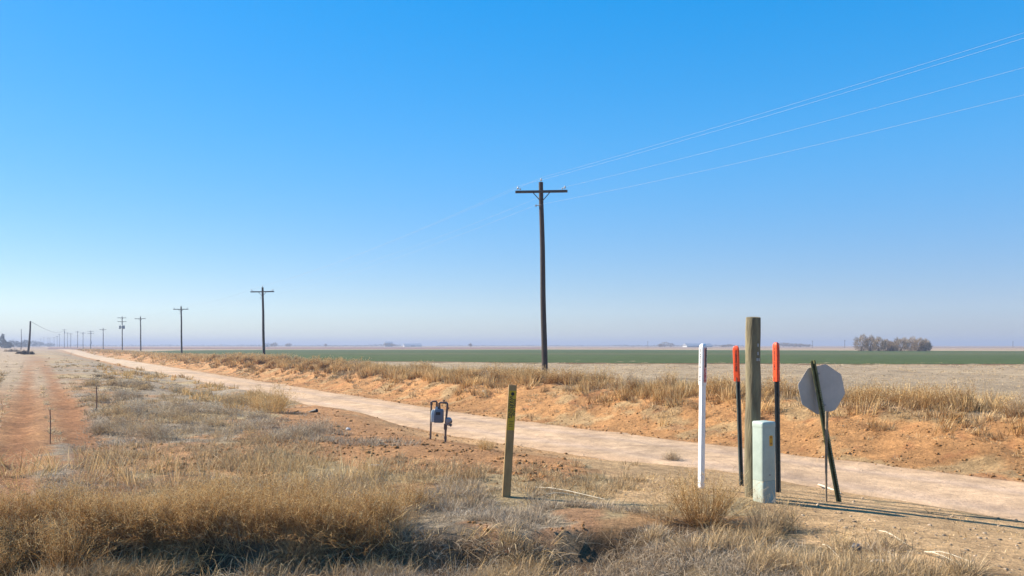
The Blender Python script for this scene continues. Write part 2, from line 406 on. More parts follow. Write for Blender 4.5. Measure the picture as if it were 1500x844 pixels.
# ------------------------------------------------------------------ grass builder
def norm(v): return v/np.maximum(np.linalg.norm(v, axis=-1, keepdims=True), 1e-9)
class Blades:
    def __init__(s): s.v = []; s.f = []; s.s = []; s.c = []; s.n = 0
    def add(s, P, D, L, W, curve, col, tipcol=None):
        """P roots, D unit directions, L length, W width, curve droop; two-segment blades"""
        n = len(P)
        if n == 0: return
        L = np.broadcast_to(L, n)[:, None]; W = np.broadcast_to(W, n)[:, None]; cv = np.broadcast_to(curve, n)[:, None]
        a = rng.uniform(0, 2*np.pi, n); side = np.stack([np.cos(a), np.sin(a), np.zeros(n)], 1)
        side = norm(side - D*np.sum(side*D, 1, keepdims=True))
        droop = np.stack([D[:, 0]*.6, D[:, 1]*.6, -np.ones(n)], 1)*cv
        mid = P + D*L*.55 + droop*L*.12; tip = P + D*L*.95 + droop*L*.5
        vs = np.stack([P-side*W/2, P+side*W/2, mid+side*W*.4, mid-side*W*.4, tip], 1)
        b = s.n + np.arange(n)[:, None]*5
        fl = np.concatenate([b+np.array([[0, 1, 2, 3]]), b+np.array([[3, 2, 4]])], 1)
        s.v.append(vs.reshape(-1, 3)); s.f.append(fl.ravel()); s.s.append(np.tile([4, 3], n))
        cc = np.repeat(col[:, None, :], 5, 1).copy()
        if tipcol is not None: cc[:, 4] = tipcol; cc[:, 2:4] = .5*cc[:, 2:4]+.5*tipcol[:, None]
        s.c.append(cc.reshape(-1, 3)); s.n += n*5
    def flakes(s, P, size, col):
        n = len(P)
        if n == 0: return
        size = np.broadcast_to(size, n)[:, None, None]
        o = rng.normal(0, 1, (n, 3, 3)); o = norm(o)*size*.6
        s.v.append((P[:, None]+o).reshape(-1, 3)); s.f.append(s.n+np.arange(n*3)); s.s.append(np.full(n, 3))
        s.c.append(np.repeat(col, 3, 0)); s.n += n*3
    def build(s, name, m=None, parent=None):
        me = mesh_np(name, np.concatenate(s.v), np.concatenate(s.f), np.concatenate(s.s), np.concatenate(s.c))
        return link(name, me, m or M_plant, parent)
PAL = {'gray': [(.40, .30, .195), (.30, .215, .14), (.48, .37, .245), (.19, .13, .08), (.56, .43, .28)],
       'straw': [(.72, .50, .25), (.62, .42, .19), (.80, .60, .34), (.42, .27, .12)],
       'gold': [(.78, .51, .21), (.66, .41, .15), (.84, .61, .31), (.42, .235, .08)],
       'rust': [(.30, .145, .05), (.18, .08, .03), (.42, .22, .08)],  # reddish stem colour, deepened to paint shade into the bush bases
       'silver': [(.56, .465, .35), (.45, .365, .27), (.68, .58, .45), (.32, .255, .19)],
       'pale': [(.85, .70, .46), (.78, .62, .40), (.70, .58, .42)]}
def pick(pal, n, jit=.12):
    p = np.array(PAL[pal]); c = np.minimum(p[rng.integers(0, len(p), n)]*1.14, .95)
    return c*(1+rng.normal(0, jit, (n, 1)))
def tufts(B, x, y, pal, h, nb, spread=.5, radius=.06, lean=None, wmin=.0028, curve=.5, flop=.25, tip=None):
    """clumps of blades at x,y"""
    n = len(x)
    if n == 0: return
    z = terr_h(x, y); hh = h*rng.uniform(.55, 1.25, n)
    k = np.repeat(np.arange(n), nb); m = len(k)
    a = rng.uniform(0, 2*np.pi, m); r = radius*np.sqrt(rng.uniform(0, 1, m))*(hh[k]/h)
    P = np.stack([x[k]+np.cos(a)*r, y[k]+np.sin(a)*r, z[k]-.015], 1)
    tilt = np.abs(rng.normal(0, spread, m)) + (rng.uniform(0, 1, m) < flop)*rng.uniform(.5, 1.1, m)
    tilt = np.minimum(tilt, 1.5); a2 = a+rng.normal(0, .7, m)
    D = np.stack([np.cos(a2)*np.sin(tilt), np.sin(a2)*np.sin(tilt), np.cos(tilt)], 1)
    cl = np.repeat(rng.normal(0, .25, (n, 2)), nb, 0)
    D[:, :2] += cl
    if lean is not None: D[:, :2] += np.array(lean)
    D = norm(D)
    d = np.hypot(P[:, 0], P[:, 1]); W = np.maximum(wmin, d*.00055)*rng.uniform(.6, 1.3, m)
    L = hh[k]*rng.uniform(.45, 1.1, m)
    col = pick(pal, m); tc = pick(tip, m) if tip else None
    cj = (1+rng.normal(0, .13, n))[k][:, None]
    B.add(P, D, L, W, curve*rng.uniform(.3, 1.4, m), col*cj, None if tc is None else tc*cj)
# map photo regions to the ground by marching rays onto the terrain, then scatter there
DS = np.geomspace(3.2, 400, 420)
def to_ground(px, py):
    xs = (px-750)/F; outd = np.full(len(px), np.nan)
    for s0 in range(0, len(px), 4000):
        X = xs[s0:s0+4000, None]*DS[None]; Y = np.broadcast_to(DS[None], X.shape)
        zr_ = CZ-(py[s0:s0+4000, None]-HZ)/F*DS[None]
        hit = zr_ < base_h(X, Y)
        i = hit.argmax(1); ok = hit.any(1)
        outd[s0:s0+4000] = np.where(ok, DS[i], np.nan)
    ok = ~np.isnan(outd); d = outd[ok]*rng.uniform(.993, 1.005, ok.sum())
    return xs[ok]*d, d
def region(n, P, wobble=1.0, clump=0.0, csc=.6):
    P = np.array(P, float); lo, hi = P.min(0), P.max(0)
    px = rng.uniform(lo[0], hi[0], n); py = rng.uniform(lo[1], hi[1], n)
    x, y = to_ground(px, py); px, py = px_of(x, y, base_h(x, y))
    wx, wy = wob(x, y, px, py, wobble)
    k = poly(wx, wy, [tuple(p) for p in P])
    if clump: k &= fbm(x, y, csc, 131, 3) > rng.uniform(-.5, .5, len(x))*(1-clump) + clump*.1
    lat, al = la(x, y); n_, f_ = edges(al); k &= (lat < n_-.15) | (lat > f_+.1)
    return x[k], y[k]

def bush(B, c, r, h, stems=90, twigs=9, seeds=34, low='rust', top='gold', tipp='straw', ts=.11, fs=.008, wk=1.0, up=.55, zbase=None):
    cx, cy = c; z0 = terr_h(np.array([cx]), np.array([cy]))[0] if zbase is None else zbase
    a = rng.uniform(0, 2*np.pi, stems); t = np.abs(rng.normal(0, up, stems)); t = np.minimum(t, 1.3)
    rr = r*.35*np.sqrt(rng.uniform(0, 1, stems))
    P = np.stack([cx+np.cos(a)*rr, cy+np.sin(a)*rr, np.full(stems, z0-.02)], 1)
    D = norm(np.stack([np.cos(a)*np.sin(t)*r/h*1.3, np.sin(a)*np.sin(t)*r/h*1.3, np.cos(t)], 1))
    L = h*rng.uniform(.6, 1.08, stems)/np.maximum(np.cos(np.minimum(t, 1.0)), .5)*(1-.25*t)
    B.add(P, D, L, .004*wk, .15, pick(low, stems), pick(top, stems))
    k = np.repeat(np.arange(stems), twigs); m = len(k)
    u = rng.uniform(.18, .95, m)[:, None]
    P2 = P[k] + D[k]*L[k][:, None]*u
    D2 = norm(D[k] + rng.normal(0, .8, (m, 3)) + np.array([0, 0, .1]))
    L2 = ts*rng.uniform(.5, 1.3, m)*(1.25-u[:, 0]*.6)
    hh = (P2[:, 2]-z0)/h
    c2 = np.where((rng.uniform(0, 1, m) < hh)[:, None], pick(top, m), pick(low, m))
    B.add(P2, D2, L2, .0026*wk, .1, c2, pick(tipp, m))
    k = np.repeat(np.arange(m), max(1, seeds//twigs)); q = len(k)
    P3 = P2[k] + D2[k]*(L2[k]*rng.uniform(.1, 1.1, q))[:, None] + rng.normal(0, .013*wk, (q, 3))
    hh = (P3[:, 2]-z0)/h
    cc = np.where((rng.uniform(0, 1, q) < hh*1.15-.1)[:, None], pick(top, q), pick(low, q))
    cc = np.where((rng.uniform(0, 1, q) < (hh-.4)*1.2)[:, None], pick(tipp, q), cc)  # paler flakes higher up: own golden tips plus sunlight put into the colour
    B.flakes(P3, fs*rng.uniform(.6, 1.4, q), cc)
BR = (-60, 500); 
B = Blades()
# 1 foreground grey grass, matted
x, y = region(4200, [(-40, 790), (300, 770), (560, 780), (860, 785), (1000, 775), (1200, 790), (1330, 815), (1420, 860), (-40, 870)], 1, .85)
tufts(B, x, y, 'gray', .24, 46, .55, .07, (.12, .02), tip='straw')
x, y = region(1000, [(-40, 800), (1380, 800), (1460, 880), (-40, 880)], 1, .8, .9)
tufts(B, x, y, 'gray', .20, 22, .8, .08, (.2, 0))
x, y = region(900, [(150, 770), (560, 760), (900, 790), (900, 860), (150, 860)], 1, .2)
tufts(B, x, y, 'straw', .36, 10, .7, .05, (.25, 0), curve=.9)
x, y = region(330, [(-60, 780), (200, 776), (420, 778), (600, 782), (600, 800), (420, 800), (200, 806), (-60, 812)], .6, .2)
tufts(B, x, y, 'gray', .34, 40, .42, .07, (.1, 0), tip='straw')
x, y = region(2600, [(560, 786), (860, 786), (1000, 778), (1200, 792), (1330, 815), (1400, 870), (500, 870)], .6, .15)
tufts(B, x, y, 'gray', .17, 34, .75, .09, (.15, 0), tip='silver', curve=.8)
x, y = region(500, [(880, 800), (1180, 805), (1240, 880), (820, 880)], .3)
tufts(B, x, y, 'gray', .15, 34, .8, .09, (.15, 0), tip='silver', curve=.8)
x, y = region(260, [(-40, 790), (300, 776), (620, 790), (960, 800), (1000, 860), (-40, 860)], 1, .4)
tufts(B, x, y, 'pale', .42, 5, .8, .05, (.15, 0), wmin=.0035, curve=1.3, flop=.3)
# 2 around the yellow marker
x, y = region(2300, [(560, 738), (640, 712), (740, 708), (860, 715), (960, 745), (1060, 770), (960, 785), (860, 762), (700, 762), (560, 758)], 1, .5)
tufts(B, x, y, 'gray', .16, 36, .7, .06, (.1, 0), tip='silver')
x, y = region(900, [(600, 690), (860, 680), (960, 690), (900, 730), (600, 740)], 1, .3)
tufts(B, x, y, 'straw', .17, 26, .55, .06, tip='gray')
x, y = region(700, [(640, 735), (760, 735), (740, 760), (640, 755)], 1, .3)
tufts(B, x, y, 'silver', .10, 30, 1.0, .07)
# 3 left middle ground
x, y = region(6500, [(100, 545), (190, 560), (330, 600), (470, 640), (430, 650), (300, 645), (200, 640), (120, 650), (150, 690), (330, 690), (560, 700), (560, 740), (100, 760), (60, 720), (130, 620)], 1, .5, 1.2)
tufts(B, x, y, 'silver', .13, 26, .9, .11, tip='gray')
x, y = region(5200, [(60, 522), (180, 535), (330, 590), (480, 645), (440, 690), (100, 690), (140, 620), (60, 530)], 1, .4, 1.5)
tufts(B, x, y, 'gray', .18, 22, .7, .14, tip='straw')
x, y = region(2200, [(140, 660), (330, 640), (560, 660), (820, 690), (600, 710), (560, 740), (100, 740)], 1, .45)
tufts(B, x, y, 'straw', .20, 22, .5, .06, tip='gray')
x, y = region(500, [(-60, 672), (300, 680), (560, 690), (570, 716), (300, 712), (-60, 712)], 1, .2)
tufts(B, x, y, 'straw', .42, 12, .35, .08, curve=.3, flop=.1)
# 4 windrow grass left of the road
x, y = region(1500, [(150, 522), (240, 535), (330, 560), (430, 592), (425, 606), (340, 600), (240, 570), (130, 540)], .6, .5, 2.0)
tufts(B, x, y, 'gold', .42, 30, .4, .16, tip='straw')
x, y = region(1400, [(300, 585), (420, 600), (520, 640), (620, 652), (600, 660), (480, 655), (330, 625)], .8, .4, 1.0)
tufts(B, x, y, 'silver', .2, 26, .9, .12, tip='gray')
for i in range(130):
    ppx, ppy = rng.uniform(110, 500), rng.uniform(545, 650)
    if not poly(np.array([ppx]), np.array([ppy]), [(110, 545), (200, 545), (340, 575), (430, 604), (500, 640), (440, 652), (300, 650), (150, 640)])[0]: continue
    qx, qy = to_ground(np.array([ppx]), np.array([ppy]))
    if not len(qx): continue
    dq = float(qy[0]); t_ = rng.integers(0, 3)
    bush(B, (float(qx[0]), dq), float(rng.uniform(.25, .55)), float(rng.uniform(.14, .34)), 40, 7, 21, low='gray', top=['silver', 'straw', 'gray'][t_], tipp=['pale', 'straw', 'silver'][t_], wk=max(1.3, dq*.075), fs=.0009*dq, ts=.15, up=.75)
# 5 stubble field on the left
x, y = region(15000, [(-300, 518), (30, 518), (120, 590), (120, 620), (0, 700), (-300, 760)], 1, .3)
lat, al = la(x, y); k = (np.sin((lat+.12*vnoise(x, y, 4, 8))*2*np.pi/.5) < -.75) & (track(lat) < .5)
tufts(B, x[k], y[k], 'pale', .13, 22, .7, .07, tip='straw')
# right bare ground, sparse
x, y = region(500, [(1120, 745), (1500, 770), (1560, 870), (1200, 860)], 1, .6)
tufts(B, x, y, 'straw', .09, 12, .9, .05)
x, y = region(500, [(880, 690), (1080, 700), (1100, 740), (940, 740)], 1, .4)
tufts(B, x, y, 'straw', .11, 14, .8, .06)
# everywhere else beside the road, so the place holds up from a step aside
x = rng.uniform(-30, 14, 5200); y = rng.uniform(-4, 60, 5200); lat, al = la(x, y); n_, f_ = edges(al)
k = (lat < n_-1) & ~((y > 3) & (np.abs(x) < y*.64)); tufts(B, x[k], y[k], 'straw', .22, 24, .6, .08, tip='gray')
tag(B.build('grass'), 'matted grey and straw coloured dead grass on the near verge', 'grass', kind='stuff')

# far bank: crest of tall golden grass, tufts on the slope
B = Blades()
def crest(n, lo, hi, r0, r1, pal, h, nb, thr, tip, rad=.16, sc=1.6, seed=141):
    al = lo + (hi-lo)*rng.uniform(0, 1, n)**1.25; r = rng.normal((r0+r1)/2, (r1-r0)/2, n)
    n_, f_ = edges(al); x, y = xy(f_+r, al)
    k = fbm(x, y, sc, seed, 3) > thr + rng.normal(0, .1, n)
    tufts(B, x[k], y[k], pal, h, nb, .28, rad, tip=tip, curve=.3, flop=.06)
crest(4200, -25, 120, 3.7, 5.7, 'gold', .62, 34, -.02, 'straw', .2)
crest(3200, -25, 100, 3.2, 5.0, 'rust', .45, 28, .03, 'gold', .17)
crest(1600, -25, 110, 3.4, 5.3, 'rust', .5, 32, .06, 'straw', .17, 1.2, 149)
crest(1800, -25, 60, 2.4, 4.6, 'straw', .26, 26, .06, 'gray', .14, 1.1, 147)
crest(2500, -25, 120, 4.6, 7.4, 'straw', .40, 26, .0, 'straw', .2, 2.5, 143)
crest(1300, 100, 330, 3.0, 6.5, 'gold', .5, 26, -.2, 'straw', .5, 8)
x, y = [], []
al = rng.uniform(-25, 120, 3800); r = rng.uniform(.6, 4.4, 3800)**1.0; n_, f_ = edges(al); x, y = xy(f_+r, al)
k = fbm(x, y, 1.0, 151, 3) > .26-.12*r
tufts(B, x[k], y[k], 'straw', .15, 22, .7, .13, tip='gray')
# stubble beyond
x = rng.uniform(-30, 60, 9000); y = rng.uniform(14, 72, 9000); lat, al = la(x, y); n_, f_ = edges(al)
k = (lat > f_+5.5); tufts(B, x[k], y[k], 'straw', .10, 10, .9, .2, tip='gray')
BUSH_CREST = True
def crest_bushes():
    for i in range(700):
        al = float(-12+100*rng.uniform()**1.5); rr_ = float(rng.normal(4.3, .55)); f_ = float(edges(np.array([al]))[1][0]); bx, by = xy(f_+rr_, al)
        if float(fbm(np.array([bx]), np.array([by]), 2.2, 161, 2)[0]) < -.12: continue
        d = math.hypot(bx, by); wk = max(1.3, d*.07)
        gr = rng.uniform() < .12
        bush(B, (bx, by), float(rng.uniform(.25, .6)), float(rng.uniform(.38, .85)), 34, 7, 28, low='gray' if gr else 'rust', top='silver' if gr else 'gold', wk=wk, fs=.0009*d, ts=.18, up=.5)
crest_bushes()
tag(B.build('grass'), 'tall golden dead grass along the crest of the far road bank', 'grass', kind='stuff')

# ------------------------------------------------------------------ brush
B = Blades()
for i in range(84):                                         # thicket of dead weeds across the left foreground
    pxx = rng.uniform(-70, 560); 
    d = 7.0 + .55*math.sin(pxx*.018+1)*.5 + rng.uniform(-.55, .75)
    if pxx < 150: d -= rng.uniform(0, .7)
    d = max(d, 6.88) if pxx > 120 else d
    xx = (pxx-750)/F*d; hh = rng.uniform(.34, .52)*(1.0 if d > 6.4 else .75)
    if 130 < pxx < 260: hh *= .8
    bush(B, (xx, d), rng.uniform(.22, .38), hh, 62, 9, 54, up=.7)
tag(B.build('brush_thicket'), 'dense golden brown dead weeds filling the left foreground', 'brush', kind='stuff')
def one_bush(px, d, r, h, label, **kw):
    xx = (px-750)/F*d; z = float(terr_h(np.array([xx]), np.array([d]))[0])
    B = Blades(); bush(B, (0, 0), r, h, zbase=0, **kw)
    o = B.build('dry_bush'); o.location = (xx, d, z); tag(o, label, 'bush'); return o
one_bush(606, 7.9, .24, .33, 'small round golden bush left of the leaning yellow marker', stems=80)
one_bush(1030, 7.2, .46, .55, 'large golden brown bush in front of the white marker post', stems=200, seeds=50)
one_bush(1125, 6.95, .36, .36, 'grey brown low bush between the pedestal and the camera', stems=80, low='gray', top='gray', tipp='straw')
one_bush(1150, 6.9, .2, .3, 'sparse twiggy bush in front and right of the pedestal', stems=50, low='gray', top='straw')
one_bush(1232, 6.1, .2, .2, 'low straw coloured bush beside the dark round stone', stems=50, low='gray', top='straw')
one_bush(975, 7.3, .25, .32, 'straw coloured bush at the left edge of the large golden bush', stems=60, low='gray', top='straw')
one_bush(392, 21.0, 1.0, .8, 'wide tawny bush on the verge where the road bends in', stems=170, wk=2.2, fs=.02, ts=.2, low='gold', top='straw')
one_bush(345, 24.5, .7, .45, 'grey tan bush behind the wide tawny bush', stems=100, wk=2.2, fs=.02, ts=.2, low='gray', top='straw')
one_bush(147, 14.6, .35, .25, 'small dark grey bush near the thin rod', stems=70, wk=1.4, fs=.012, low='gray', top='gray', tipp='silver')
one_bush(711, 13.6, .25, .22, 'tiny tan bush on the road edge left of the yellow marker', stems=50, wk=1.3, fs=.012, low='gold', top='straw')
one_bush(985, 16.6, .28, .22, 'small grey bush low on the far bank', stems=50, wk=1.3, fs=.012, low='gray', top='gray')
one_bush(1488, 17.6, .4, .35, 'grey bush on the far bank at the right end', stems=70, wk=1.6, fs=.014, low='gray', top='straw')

# bare grey shrubs in a clump beyond the green field
shrubs = [(1262, 5.0, 2.1), (1275, 4.6, 1.8), (1288, 4.2, 1.9), (1300, 3.5, 1.7), (1308, 3.1, 1.5), (1320, 4.2, 2.1), (1334, 4.4, 2.0), (1346, 3.8, 1.9), (1356, 3.5, 1.6)]
names = ['leftmost and tallest of the bare grey trees beyond the green field', 'second bare grey tree from the left in the far clump', 'third bare grey tree from the left in the far clump',
         'fourth bare grey tree, just left of the low gap in the clump', 'low bare grey shrub in the gap of the far clump', 'pale domed bare tree just right of the gap in the clump',
         'bare grey tree at the middle of the right half of the clump', 'second bare grey tree from the right end of the clump', 'low rounded bare tree at the right end of the clump']
for i, (px, h, r) in enumerate(shrubs):
    h *= .92
    d = 215+rng.uniform(-4, 5); x0 = (px-750)/F*d
    o = empty('bare_tree', (x0, d, 0)); tag(o, names[i], 'tree', 'bare trees beyond the green field')
    t = MB()
    for q in range(4):
        a = rng.uniform(0, 6.28); t.tube([(0, 0, -.1), (.25*math.cos(a), .25*math.sin(a), h*.25), (r*.5*math.cos(a), r*.5*math.sin(a), h*.6)], [.09, .06, .03], 6)
    t.build('trunk', M_farpole, o)
    B = Blades()
    n = 1700; P = rng.normal(0, 1, (n, 3)); P = norm(P)*rng.uniform(.3, 1, (n, 1))**.5
    P[:, 0] *= r*1.05; P[:, 1] *= r; P[:, 2] = h*.44+P[:, 2]*h*.52
    P[:, 2] *= 1+.12*np.sin(P[:, 0]*2.3+i); P[:, 2] = np.maximum(P[:, 2], .1)
    D = norm(P-np.array([0, 0, h*.1])+rng.normal(0, .6, (n, 3)))
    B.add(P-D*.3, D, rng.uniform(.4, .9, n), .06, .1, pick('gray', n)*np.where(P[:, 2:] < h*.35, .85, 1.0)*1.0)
    B.build('crown', None, o)

# dark trees at the far left, by a farmstead
dk = [(.05, .055, .045), (.07, .075, .06), (.035, .04, .03)]
PAL['dark'] = dk
fl = [(-14, 420, 7, 3), (3, 420, 7.6, 2.2), (11, 430, 3.6, 2.6), (19, 600, 5.6, 4.5), (30, 620, 4.3, 4), (37, 640, 6.2, 4), (48, 760, 6.5, 5), (57, 800, 5.5, 5), (72, 900, 4.5, 6)]
fn = ['tall dark cedar cut by the left edge of the photo', 'dark pointed tree nearest the left edge', 'low dark shrub beside the pointed tree', 'low dark tree left of the two thin poles', 'low dark tree behind the thin far pole',
      'rounded dark tree left of the leaning pole', 'hazy tree just right of the leaning pole', 'second hazy tree right of the leaning pole', 'faint low trees where the road meets the sky']
for i, (px, d, h, r) in enumerate(fl):
    x0 = (px-750)/F*d; o = empty('dark_tree', (x0, d, 0)); tag(o, fn[i], 'tree', 'dark trees at the far left')
    MB().tube([(0, 0, -.1), (0, 0, h*.5)], [.2, .12], 6).build('trunk', M_farpole, o)
    B = Blades(); n = 500; P = norm(rng.normal(0, 1, (n, 3)))*rng.uniform(.2, 1, (n, 1))**.5
    tz = P[:, 2]*.5+.5; k = (1-.55*tz) if i in (0, 1) else 1
    P[:, 0] *= r*k; P[:, 1] *= r*k; P[:, 2] = tz*h
    B.flakes(P+np.stack([.3*np.sin(P[:, 2]*2), 0*P[:, 2], 0*P[:, 2]], 1), .9, pick('dark', n)); B.build('crown', None, o)

# ------------------------------------------------------------------ utility poles and wires
def gh(x, y): return float(terr_h(np.array([float(x)]), np.array([float(y)]))[0])
ARM = math.atan2(V[1], V[0])
def insulator(z0=0):
    b = MB(); b.tube([(0, 0, 0), (0, 0, .10)], .012, 6)
    b.tube([(0, 0, .08), (0, 0, .10), (0, 0, .13), (0, 0, .14), (0, 0, .175), (0, 0, .19), (0, 0, .21)], [.03, .062, .06, .035, .045, .04, .02], 10)
    return b
def make_pole(h, arms=((.0, 2.95),), base_r=.155, top_r=.105, trafos=(), near=True, m=None, topins=True):
    """h: height of pole top; arms: (drop below top, length)"""
    root = empty('utility_pole', (0, 0, 0), (0, 0, ARM))
    b = MB(); n = 9
    b.tube([(0.012*math.sin(i*1.3), 0, -.4+(h+.4)*i/n) for i in range(n+1)], [base_r+(top_r-base_r)*i/n for i in range(n+1)], 16)
    b.build('pole', m or M_pole, root, smooth=True, ang=60)
    for (dr, L) in arms:
        z = h-dr
        a = MB(); a.box((0, -top_r-.05, z), (L, .095, .125), bev=.008, seg=1)
        if near: a.tube([(0, -.2, z), (0, .16, z)], .014, 6)
        a.build('crossarm', M_arm, root)
        for s in (-1, 1):
            br = MB(); br.tube([(s*.42, -top_r-.05, z-.05), (s*.05, -top_r-.02, z-.46)], .024, 6); br.build('brace', M_arm, root)
            ib = insulator(); o = ib.build('insulator', M_glass, root, smooth=True); o.location = (s*(L/2-.13), -top_r-.05, z+.06)
            if near:
                ib = insulator(); o = ib.build('insulator', M_glass, root, smooth=True); o.location = (s*(L/2-.13)+.12*s*-1, -top_r-.05, z+.045); o.scale = (.7, .7, .7)
    if topins:
        o = insulator().build('insulator', M_glass, root, smooth=True); o.location = (0, -.0, h-.01)
    if near:
        k = MB(); k.box((-top_r-.09, 0, h-1.17), (.2, .03, .03)); k.tube([(-top_r-.17, 0, h-1.22), (-top_r-.17, 0, h-1.12)], .035, 8)
        k.tube([(0, -.12, h-1.17), (0, .12, h-1.17)], .012, 6); k.build('bracket', M_steel, root)
    for (ax_, zz) in trafos:
        t = MB(); t.tube([(ax_, -.25, h-zz-.5), (ax_, -.25, h-zz-.46), (ax_, -.25, h-zz+.4), (ax_, -.25, h-zz+.48)], [.22, .26, .26, .18], 14)
        t.tube([(ax_, -.25, h-zz+.46), (ax_, -.25, h-zz+.7)], .05, 8); t.box((ax_*.5, -.15, h-zz), (abs(ax_)+.05, .08, .08))
        t.build('transformer', M_trafo, root, smooth=True)
    return root
def place_pole(px, d, ytop, label, tilt=0, **kw):
    x0 = (px-750)/F*d; z0 = gh(x0, d); h = CZ+(HZ-ytop)/F*d - z0
    r = make_pole(h, **kw); r.location = (x0, d, z0); r.rotation_euler = (0, R(tilt), R(1))
    tag(r, label, 'utility pole', 'utility poles along the dirt road'); return r, Vector((x0, d, z0)), h
tops = []
one = ((.5, 2.62),)
spec = [
 (798, 40.1, 267, 'tall dark utility pole in the middle of the photo, nearest and largest of all', one, (), -1.1),
 (386.5, 89, 421, 'second nearest utility pole, one crossarm, first left of the large pole', one, (), -1.0),
 (266, 139, 449, 'third utility pole, one crossarm, between the second pole and the far row', one, (), -.6),
 (206, 193, 464, 'single crossarm utility pole just right of the transformer pole', one, (), -.3),
 (179, 234, 464, 'utility pole with two stacked crossarms and hanging transformers', ((.35, 2.6), (1.45, 2.6)), ((-.55, 3.1), (.18, 3.1), (.62, 3.1)), -.2),
 (151, 300, 481, 'single crossarm pole, next to the left of the transformer pole', one, (), 0),
 (132.5, 350, 484.5, 'far pole with two close crossarms and a dark box low on its shaft', ((.3, 2.9), (1.2, 2.9)), ((.25, 5.2), (.1, 6.3)), 1.0),
 (121.5, 400, 486.5, 'plain far pole just left of the two armed one with the low box', one, (), 0),
 (113.5, 440, 485, 'far pole with a short lopsided crossarm in the hazy row', one, (), 0),
 (103.5, 500, 488, 'thin hazy pole right of the pair of close far poles', one, (), 0),
 (98.5, 540, 487, 'hazy pole with a wide arm beside the dark single transformer pole', one, (), 0),
 (94, 450, 482, 'far pole with a can transformer, tallest of the hazy left row', one, ((.3, 1.8),), 0),
 (87, 620, 489, 'faint pole left of the tall hazy transformer pole', one, (), 0),
 (83.5, 660, 492, 'faint pole with a stubby top, second left of the hazy transformer pole', one, ((0, 1.0),), 0),
 (79, 720, 494, 'very faint pole in the middle of the last row', one, (), 0),
 (73, 770, 494.5, 'very faint pole third from the left end of the row', one, (), 0),
 (70, 800, 494.5, 'very faint pole beside the third from the left end', one, (), 0),
 (64, 880, 494, 'very faint pole second from the left end of the row', one, (), 0),
 (59.5, 930, 496, 'faintest pole, left end of the row where the road vanishes', one, ((.0, 1.5),), 0)]
for i, (px, d, yt, lb, arms, tf, tl) in enumerate(spec):
    r, p, h = place_pole(px, d, yt, lb, tl, arms=arms, trafos=tf, near=(i < 3), m=M_pole if i < 4 else M_farpole,
                         base_r=.155 if i < 6 else .15, top_r=.11)
    lean = math.tan(R(tl))
    if i < 8: tops.append((p, h, lean))
def span(pts, sag, n=40):
    o = []
    for (a, b), sg in zip(zip(pts, pts[1:]), sag):
        for k in range(n):
            t = k/n; q = a.lerp(b, t); q.z -= 4*sg*t*(1-t); o.append(q)
    return o+[pts[-1]]
AV = Vector((1, .02, 0))
pb = Vector((21.9*V[0]-22*U[0], 21.9*V[1]-22*U[1], 0))          # the next pole stands behind the camera, out of the picture
for nm, off, dz, yr, lb in (('power_line', 0, .19, 48, 'topmost pale wire running from the pole top over the upper right sky'),
                        ('power_line', -1.18, -.20, 56, 'pale wire just under the topmost one, from the left end of the crossarm'),
                        ('power_line', 1.18, -.24, 99, 'third pale wire from the top, from the right end of the crossarm'),
                        ('power_line', -.3, -1.17, 139, 'lowest pale wire, fixed to the bracket below the crossarm')):
    a0 = pb+AV*off+Vector((0, 0, 9.95+dz+.05)); p, h, ln = tops[0]; a1 = p+AV*(off+ln*h)+Vector((0, 0, h+dz+(.04 if off == 0 else 0)))
    kx = (1500-750)/F; t_ = (kx*a0.y-a0.x)/((a1.x-a0.x)-kx*(a1.y-a0.y)); q = a0.lerp(a1, t_)
    need = q.z-(CZ+(HZ-yr)/F*q.y); sg = max(.22, need/(4*t_*(1-t_)))
    a0.z -= (need-sg*4*t_*(1-t_))/(1-t_)                       # the hidden pole's own height takes up the rest
    pts = [a0]
    for p, h, ln in tops: pts.append(p+AV*(off+ln*h)+Vector((0, 0, h+dz+(.04 if off == 0 else 0))))
    b = MB(); b.tube(span(pts, [sg]+[.5]*20, 24), .0028, 5)
    tag(b.build(nm, M_wire), lb, 'power line', 'wires of the utility line')

# two thin poles left of the road, with a drop wire
def thin_pole(px, d, ytop, tilt, lb, r0):
    x0 = (px-750)/F*d; h = CZ+(HZ-ytop)/F*d
    b = MB(); n = 6; b.tube([(.10*math.sin(i/n*3.1)*(1 if tilt else 0), 0, -.3+(h+.3)*i/n) for i in range(n+1)], [r0*(1-.35*i/n) for i in range(n+1)], 12)
    o = b.build('wooden_pole', M_farpole, smooth=True); o.location = (x0, d, 0); o.rotation_euler = (0, R(tilt), 0)
    tag(o, lb, 'wooden pole'); return Vector((x0+h*math.sin(R(tilt)), d, h))
t1 = thin_pole(40.5, 140, 470.5, 4.5, 'bare dark pole leaning right at the left of the photo, wire from its top', .19)
thin_pole(30.5, 260, 482, .6, 'thin straight bare pole left of the leaning pole', .11)
t2 = Vector(((83.5-750)/F*300, 300, CZ+(HZ-488.5)/F*300))
x94 = Vector(((94-750)/F*450, 450, CZ+(HZ-484)/F*450))
b = MB(); b.tube(span([t1, x94], [1.6], 40), .03, 5); tag(b.build('power_line', mat('black_cable', (.05, .05, .055), .6)), 'dark drop wire from the leaning bare pole to the far pole row', 'power line')

